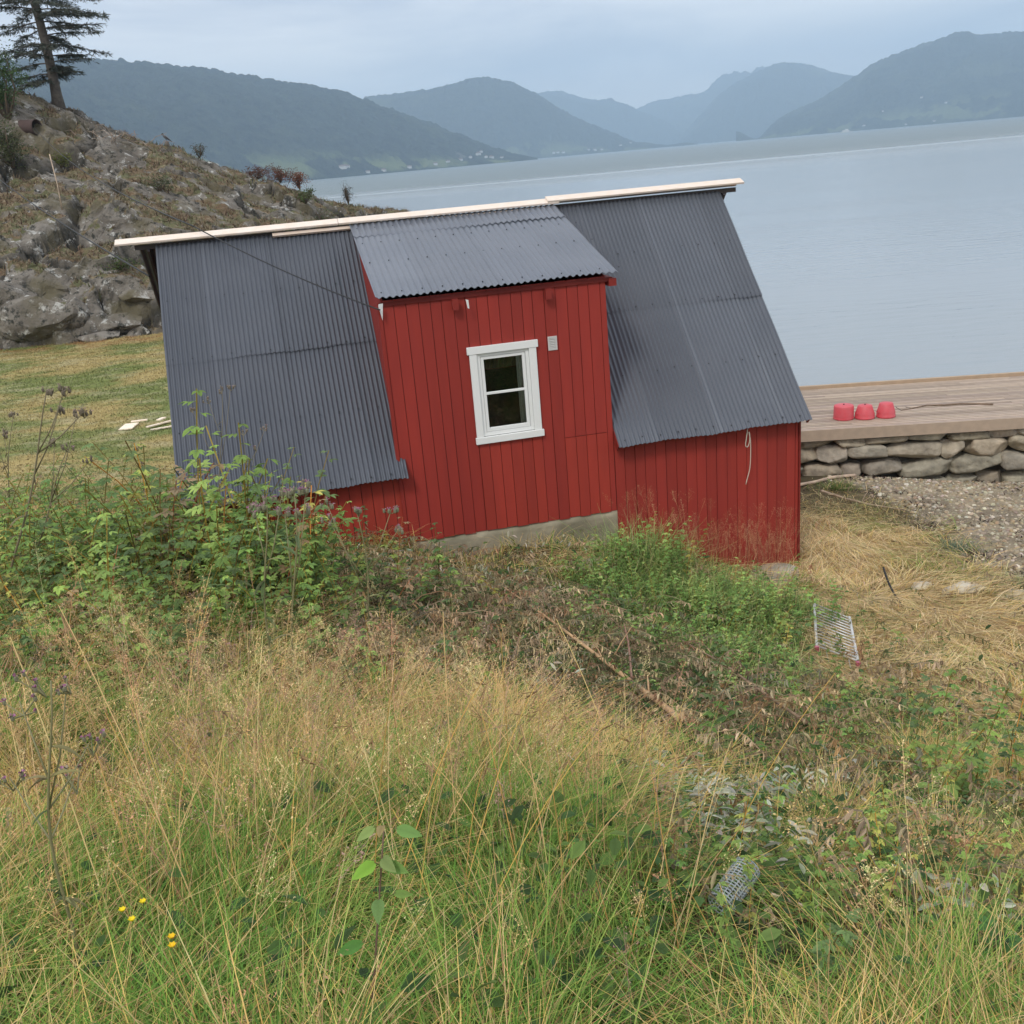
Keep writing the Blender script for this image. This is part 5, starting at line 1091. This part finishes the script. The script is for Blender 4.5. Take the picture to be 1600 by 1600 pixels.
laid('cut_branch', [(620, 950), (660, 985), (700, 1040), (740, 1070)], [.004, .005, .006, .007], 'thin brown branch at the left of the brush heap', (1.9, 1.5, 1.1), .25, 7, 8)
laid('cut_branch', [(1545, 1325), (1575, 1340), (1600, 1362)], [.012, .013, .013], 'thick reddish branch stub at the right edge', (1.6, .8, .6), .15, 8, 1)

# thistles and other tall single plants
def thistle(base, tops, label, dry=True, r0=.007, seed=0, head=.016, n_side=5, group=None):
    """base: world point; tops: list of world points reached by the stem and its side shoots"""
    rr = np.random.default_rng(seed); root = empty('thistle', tuple(base)); tag(root, label, 'thistle', group); col = (.20, .17, .10) if dry else (.22, .21, .10)
    st = MB(); hd = MB(); lv = MB(); main = tops[0]; t = np.linspace(0, 1, 12)[:, None]; B = base*(1-t)+main*t; B[:, 0] += .02*np.sin(t[:, 0]*7+seed); st.tube(B, np.linspace(r0, r0*.4, 12), 6, col)
    ends = [main]
    for tp in tops[1:]:
        f = rr.uniform(.5, .78); p = B[int(f*11)]; mid = (p+tp)/2+(tp-p)[2]*np.array([0, 0, -.08]); st.tube(np.array([p, mid, tp]), [r0*.55, r0*.45, r0*.3], 5, col); ends.append(tp)
    T = []; 
    for e in ends:
        for q in range(n_side):
            d = rr.normal(0, 1, 3); d[2] = abs(d[2])*.8; d /= np.linalg.norm(d); p2 = e+d*rr.uniform(.02, .065)-[0, 0, .02]; st.tube(np.array([e-[0, 0, .04], p2]), [.0022, .0018], 4, col, cap=False); T.append(p2)
    for p in T:
        s = head*rr.uniform(.7, 1.2); V, F = ico(1); c_ = (.14, .115, .08) if dry else (.18, .18, .11); hd = MB(); hd.add(V*[s*.6, s*.6, s]+p, F, c_)
        for q in range(7):
            d = rr.normal(0, 1, 3); d[2] = abs(d[2])+.6; d /= np.linalg.norm(d); tpc = (.40, .17, .30) if rr.random() < (.55 if not dry else .12) else (.30, .25, .18)
            hd.tube(np.array([p+[0, 0, s*.6], p+[0, 0, s*.4]+d*s*1.1]), [.0016, .0022], 3, tpc, cap=False)
        hd.build('flower_head', M_stem, root)
    n = 16; fs = rr.uniform(.08, .85, n); P = np.array([B[int(f*11)] for f in fs]); lv.inst(leaf_t(4.2*head+.03, .010+head*.8, .35, .5, 4), rot_batch(n, rr.uniform(0, 6.28, n), rr.normal(.2, .4, n))*rr.uniform(.5, 1.1, n)[:, None, None], P, pick(n, [np.array(col)*1.3, np.array([.12, .16, .07])], [1, 1]))
    st.build('stem', M_stem, root, smooth=True); lv.build('leaves', M_leaf, root)
def th(bpx, bpy_, tops, label, dz=0, **k):
    b = spot(bpx, bpy_); Y = b[1]; thistle(b, [at(px, py, Y+dz+.04*i) for i, (px, py) in enumerate(tops)], label, **k)
th(425, 1100, [(412, 790), (440, 775), (398, 800)], 'tall faded purple thistle left of the pair in front of the wall', dry=False, seed=1, r0=.009, head=.024)
th(462, 1110, [(458, 772), (478, 765), (445, 800), (470, 800)], 'tall faded purple thistle standing close against the left wall boards', dry=False, seed=2, r0=.009, head=.024)
th(588, 1040, [(560, 800), (512, 790), (515, 815), (612, 795), (622, 828)], 'branching thistle with three purple heads before the concrete base', dry=False, seed=3, r0=.008, head=.023)
th(5, 960, [(78, 608), (100, 612), (92, 640), (130, 645)], 'tall dry thistle leaning right in front of the lawn', seed=4, r0=.010, head=.022)
th(30, 930, [(108, 700), (85, 690), (120, 645), (140, 720)], 'second dry thistle crossing the tall leaning one', seed=5, r0=.008, head=.02)
th(8, 860, [(20, 648), (6, 680), (-15, 660)], 'short dry thistle cut by the left edge of the picture', seed=6, head=.02)
th(120, 1575, [(66, 1065), (105, 1060), (30, 1095), (140, 1160), (115, 1220), (15, 1215)], 'near thick stemmed purple thistle at the lower left', dry=False, seed=7, r0=.0052, head=.008, n_side=4)
th(345, 870, [(345, 610), (360, 605), (325, 625), (300, 640)], 'pale thistle rising in front of the left roof', seed=8, r0=.006)
th(385, 880, [(380, 675), (415, 668), (400, 700)], 'small thistle before the lower edge of the left roof', seed=9, r0=.006)
th(230, 830, [(215, 700), (222, 725)], 'thin reddish dock stalk beside the lawn', seed=10, r0=.005)

# sapling with broad leaves
def sapling():
    b = spot(574, 1690); Y = b[1]; tp = at(600, 1290, Y+.02); root = empty('leafy_sapling', tuple(b)); tag(root, 'young broad leaved sapling standing in the near grass', 'sapling')
    m = MB(); t = np.linspace(0, 1, 8)[:, None]; B = b*(1-t)+tp*t; m.tube(B, np.linspace(.0035, .0018, 8), 6, (.16, .10, .07)); m.build('stem', M_stem, root, smooth=True)
    spec = [((575, 1345), -1, (.19, .33, .07), .062), ((640, 1300), 1, (.13, .22, .09), .058), ((570, 1295), -1, (.20, .26, .12), .045), ((600, 1330), 1, (.16, .20, .10), .06), ((615, 1350), 1, (.13, .21, .08), .058), ((590, 1400), 1, (.12, .19, .09), .062), ((545, 1475), -1, (.07, .16, .05), .06), ((595, 1290), 0, (.25, .18, .12), .04), ((640, 1380), 1, (.13, .2, .07), .04)]
    for k, ((px, py), s, c, L_) in enumerate(spec):
        p = at(px, py, Y); q = B[int(np.argmin(np.abs(B[:, 2]-p[2]+.01)))]; L_ *= .92; V, F, S = leaf_t(L_, L_*.55, .18, .35, 7); d = p-q; yaw = math.atan2(-d[0], -.35)+.3*math.sin(k*3.1) if s else .4; y_ = np.array([d[0], d[1]-.015, .25*d[2]+.008*math.sin(k*2)]); y_ /= np.linalg.norm(y_); n_ = np.array([0.1*math.sin(k*1.7), -.75, .65]); x_ = np.cross(y_, n_); x_ /= np.linalg.norm(x_); n_ = np.cross(x_, y_); R_ = np.array([x_, y_, n_]).T
        m = MB(); m.tube(np.array([q, (q+p)/2, q+(p-q)*.55]), .001, 4, (.2, .2, .08)); m.add(V@R_.T+q+(p-q)*.5, F, np.array(c)*np.array([1.5, 1.6, 1.1])*S[:, None]); m.build('leaf', M_leaf, root, smooth=True)
sapling()
# yellow flowers
for k, (px, py, lb) in enumerate([(192, 1425, 'yellow buttercup, left of the upper three'), (224, 1412, 'yellow buttercup, highest and rightmost of the upper three'), (207, 1440, 'yellow buttercup, lowest of the upper three'), (269, 1467, 'orange yellow buttercup, upper of the right hand pair'), (270, 1481, 'orange yellow buttercup, lower of the right hand pair')]):
    b = spot(px, py+200); c = at(px, py, b[1]-.02); root = empty('buttercup', tuple(b)); tag(root, lb, 'flower', 'yellow buttercups in the lower left grass')
    m = MB(); m.tube(np.array([b, (b+c)/2+[.01, 0, 0], c]), .0009, 4, (.12, .18, .05)); m.build('stem', M_stem, root)
    for q in range(6):
        V, F, S = leaf_t(.013, .011, .3, -.3, 3); R_ = rot_batch(1, np.array([q*1.047+k]), np.array([.55]))[0]; m = MB(); m.add(V@R_.T+c, F, np.array((1, 1.05 if k < 3 else .88, 1))*S[:, None]); m.build('petal', M_yellow, root, smooth=True)
# ferns
def fern(px, py, L_, label, seed, lean):
    b = spot(px, py); root = empty('fern', tuple(b)); tag(root, label, 'fern'); rr = np.random.default_rng(seed)
    for (da, dl) in lean:
        m = MB(); t = np.linspace(0, 1, 22); ln = L_*dl; d = np.array([math.cos(da), math.sin(da), 0]); C = b+d*ln*.75*t[:, None]+np.array([0, 0, 1])*(ln*(.95*t-.45*t**2))[:, None]; m.tube(C, np.linspace(.0025, .0008, 22), 4, (.22, .25, .08)); side = np.cross(d, [0, 0, 1])
        for i in range(2, 21):
            w_ = ln*.26*math.sin(math.pi*min(1, (t[i]*.9+.1)))**.8*(1-t[i]*.35)
            for s in (-1, 1):
                V, F, S = leaf_t(w_, w_*.20, .1, .2, 4); y_ = side*s*.95+d*.35; y_ /= np.linalg.norm(y_); tz = np.array([0, 0, 1.]); x_ = np.cross(y_, tz); x_ /= np.linalg.norm(x_); tz = np.cross(x_, y_); m.add(V@np.array([x_, y_, tz])+C[i], F, np.array([.15, .27, .10])*S[:, None]*rr.uniform(.85, 1.2))
        m.build('frond', M_leaf, root)
fern(1010, 1300, .50, 'green fern with fine upright fronds right of the dry grass', 1, [(2.0, 1), (1.3, .85), (.3, .7), (2.8, .7)])
fern(905, 1300, .34, 'smaller pale fern left of the green one', 2, [(1.2, 1), (.2, .8)])
# big near raspberry leaves at the picture's edges
def near_cane(px, py, h, label, seed, n=9, L_=.10, col=(.13, .26, .06)):
    b = spot(px, py); root = empty('raspberry_shoot', tuple(b)); tag(root, label, 'shrub'); rr = np.random.default_rng(seed); t = np.linspace(0, 1, 8); C = b+np.stack([.12*h*t**2*rr.choice([-1, 1]), 0*t, h*t], 1); m = MB(); m.tube(C, np.linspace(.004, .002, 8), 6, (.2, .14, .08)); m.build('stem', M_stem, root, smooth=True)
    m = MB()
    for k in range(n):
        f = .25+.75*(k+1)/n; i = min(int(f*7), 6); p = C[i]+(C[i+1]-C[i])*(f*7-i); V, F, S = compound(5 if k % 2 else 3, L_*rr.uniform(.75, 1.15), k); R_ = rot_batch(1, np.array([k*2.4]), np.array([rr.uniform(-.1, .5)]))[0]; m.add(V@R_.T+p, F, np.array(col)*(S*rr.uniform(.8, 1.25))[:, None])
    m.build('leaves', M_leaf, root)
near_cane(25, 1120, .55, 'bright green raspberry shoot with big leaves at the left edge', 1, 11, .17)
near_cane(70, 1080, .45, 'paler raspberry shoot just inside the left edge', 5, 9, .13, (.18, .30, .06))
near_cane(1530, 1590, .30, 'deep green raspberry shoot with ribbed leaves at the lower right corner', 2, 9, .075, (.10, .22, .07))
near_cane(1490, 1500, .24, 'upright pale green shoot above the corner raspberry leaves', 3, 8, .05, (.15, .25, .08))
near_cane(1440, 1600, .22, 'low dark green bramble leaves left of the corner shoot', 4, 7, .06, (.08, .17, .06))
near_cane(770, 1120, .42, 'lone light green raspberry shoot in the middle of the dry brush', 6, 10, .09, (.24, .36, .07))
near_cane(400, 870, .75, 'green shoot with yellowing leaves before the left roof corner', 7, 12, .14, (.14, .23, .07))
near_cane(320, 860, .85, 'tall green shoot with one yellow leaf before the left roof', 8, 12, .14, (.13, .21, .07))

# gravel and seaweed
def pebbles(n, s0, s1, name, label, dens, cols, wts, flat=.6, sub=1):
    x = rng.uniform(4.2, 13, n); y = rng.uniform(11.5, 18, n); k = rng.random(n) < dens(x, y); x, y = x[k], y[k]; c = len(x); V, F = ico(sub); V = V*np.array([1, .75, flat]); V = V*(1+.25*np.random.default_rng(1).normal(size=(len(V), 1)).clip(-1, 1)); P = surf(x, y)
    s = s0*(s1/s0)**(rng.random(c)**2.2); P[:, 2] += s*.3; m = MB(); m.inst((V, F, np.ones(len(V))), rot_batch(c, rng.uniform(0, 6.28, c), rng.normal(0, .3, c), rng.normal(0, .3, c))*s[:, None, None], P, pick(c, cols, wts)); return tag(m.build(name, M_grav, smooth=False), label, kind='stuff')
pebbles(42000, .008, .05, 'gravel', 'grey beach gravel between the straw and the stone wall', lambda x, y: np.clip(beach_w(x, y), 0, 1)*.9, [np.array([.38, .33, .24]), np.array([.24, .20, .15]), np.array([.54, .49, .40]), np.array([.31, .24, .15])], [1, .9, .3, .7])
m = MB(); n = 14000; x = rng.uniform(4.2, 12, n); y = rng.uniform(11, 17.6, n); bw = beach_w(x, y); k = rng.random(n) < np.exp(-((bw-.45)/.3)**2)*sm(.44, .56, fbm(x*1.8+20, y*1.8, 4))+.5*sm(.60, .68, fbm(x*1.8+60, y*2.5, 3))*(bw > .5); x, y = x[k], y[k]; c = len(x); P = surf(x, y); P[:, 2] += .015+rng.uniform(0, .03, c)
blades(m, P, rng.uniform(.02, .06, c), rng.uniform(1, 3, c), rng.uniform(.01, .03, c), rng.uniform(0, 6.28, c), pick(c, [np.array([.05, .03, .025]), np.array([.10, .055, .04]), np.array([.03, .025, .02])], [1, .7, .6]), 2)
tag(m.build('seaweed', M_straw), 'dark brown washed up seaweed along the top of the gravel', kind='stuff')
# tufts at the edge of the gravel and along the wall foot
m = MB()
for (px, py, n_, s_, tc_) in ((1495, 862, 420, .16, (.14, .20, .13)), (1310, 765, 300, .16, (.14, .22, .05)), (1255, 735, 200, .15, (.14, .22, .05)), (1570, 920, 300, .3, (.12, .17, .06)), (1320, 800, 500, .5, (.19, .21, .09)), (1440, 1035, 350, .22, (.11, .16, .07)), (1370, 810, 400, .45, (.22, .22, .1)), (1340, 1140, 300, .2, (.12, .18, .05))):
    s0 = spot(px, py); x = s0[0]+rng.normal(0, s_, n_); y = s0[1]+rng.normal(0, s_*.7, n_); k = ~house_mask(x, y); x, y = x[k], y[k]; c = len(x); blades(m, surf(x, y), rng.uniform(.08, .24, c), rng.uniform(.3, 1.6, c), rng.uniform(.004, .009, c), rng.uniform(0, 6.28, c), pick(c, [np.array(tc_), np.array(tc_)*1.4, TAN], [1, .5, .4]))
tag(m.build('grass_tufts', M_veg), 'scattered green grass tufts along the gravel edge and in the straw', kind='stuff')
print('verts', sum(len(o.data.vertices) for o in bpy.data.objects if o.type == 'MESH'))
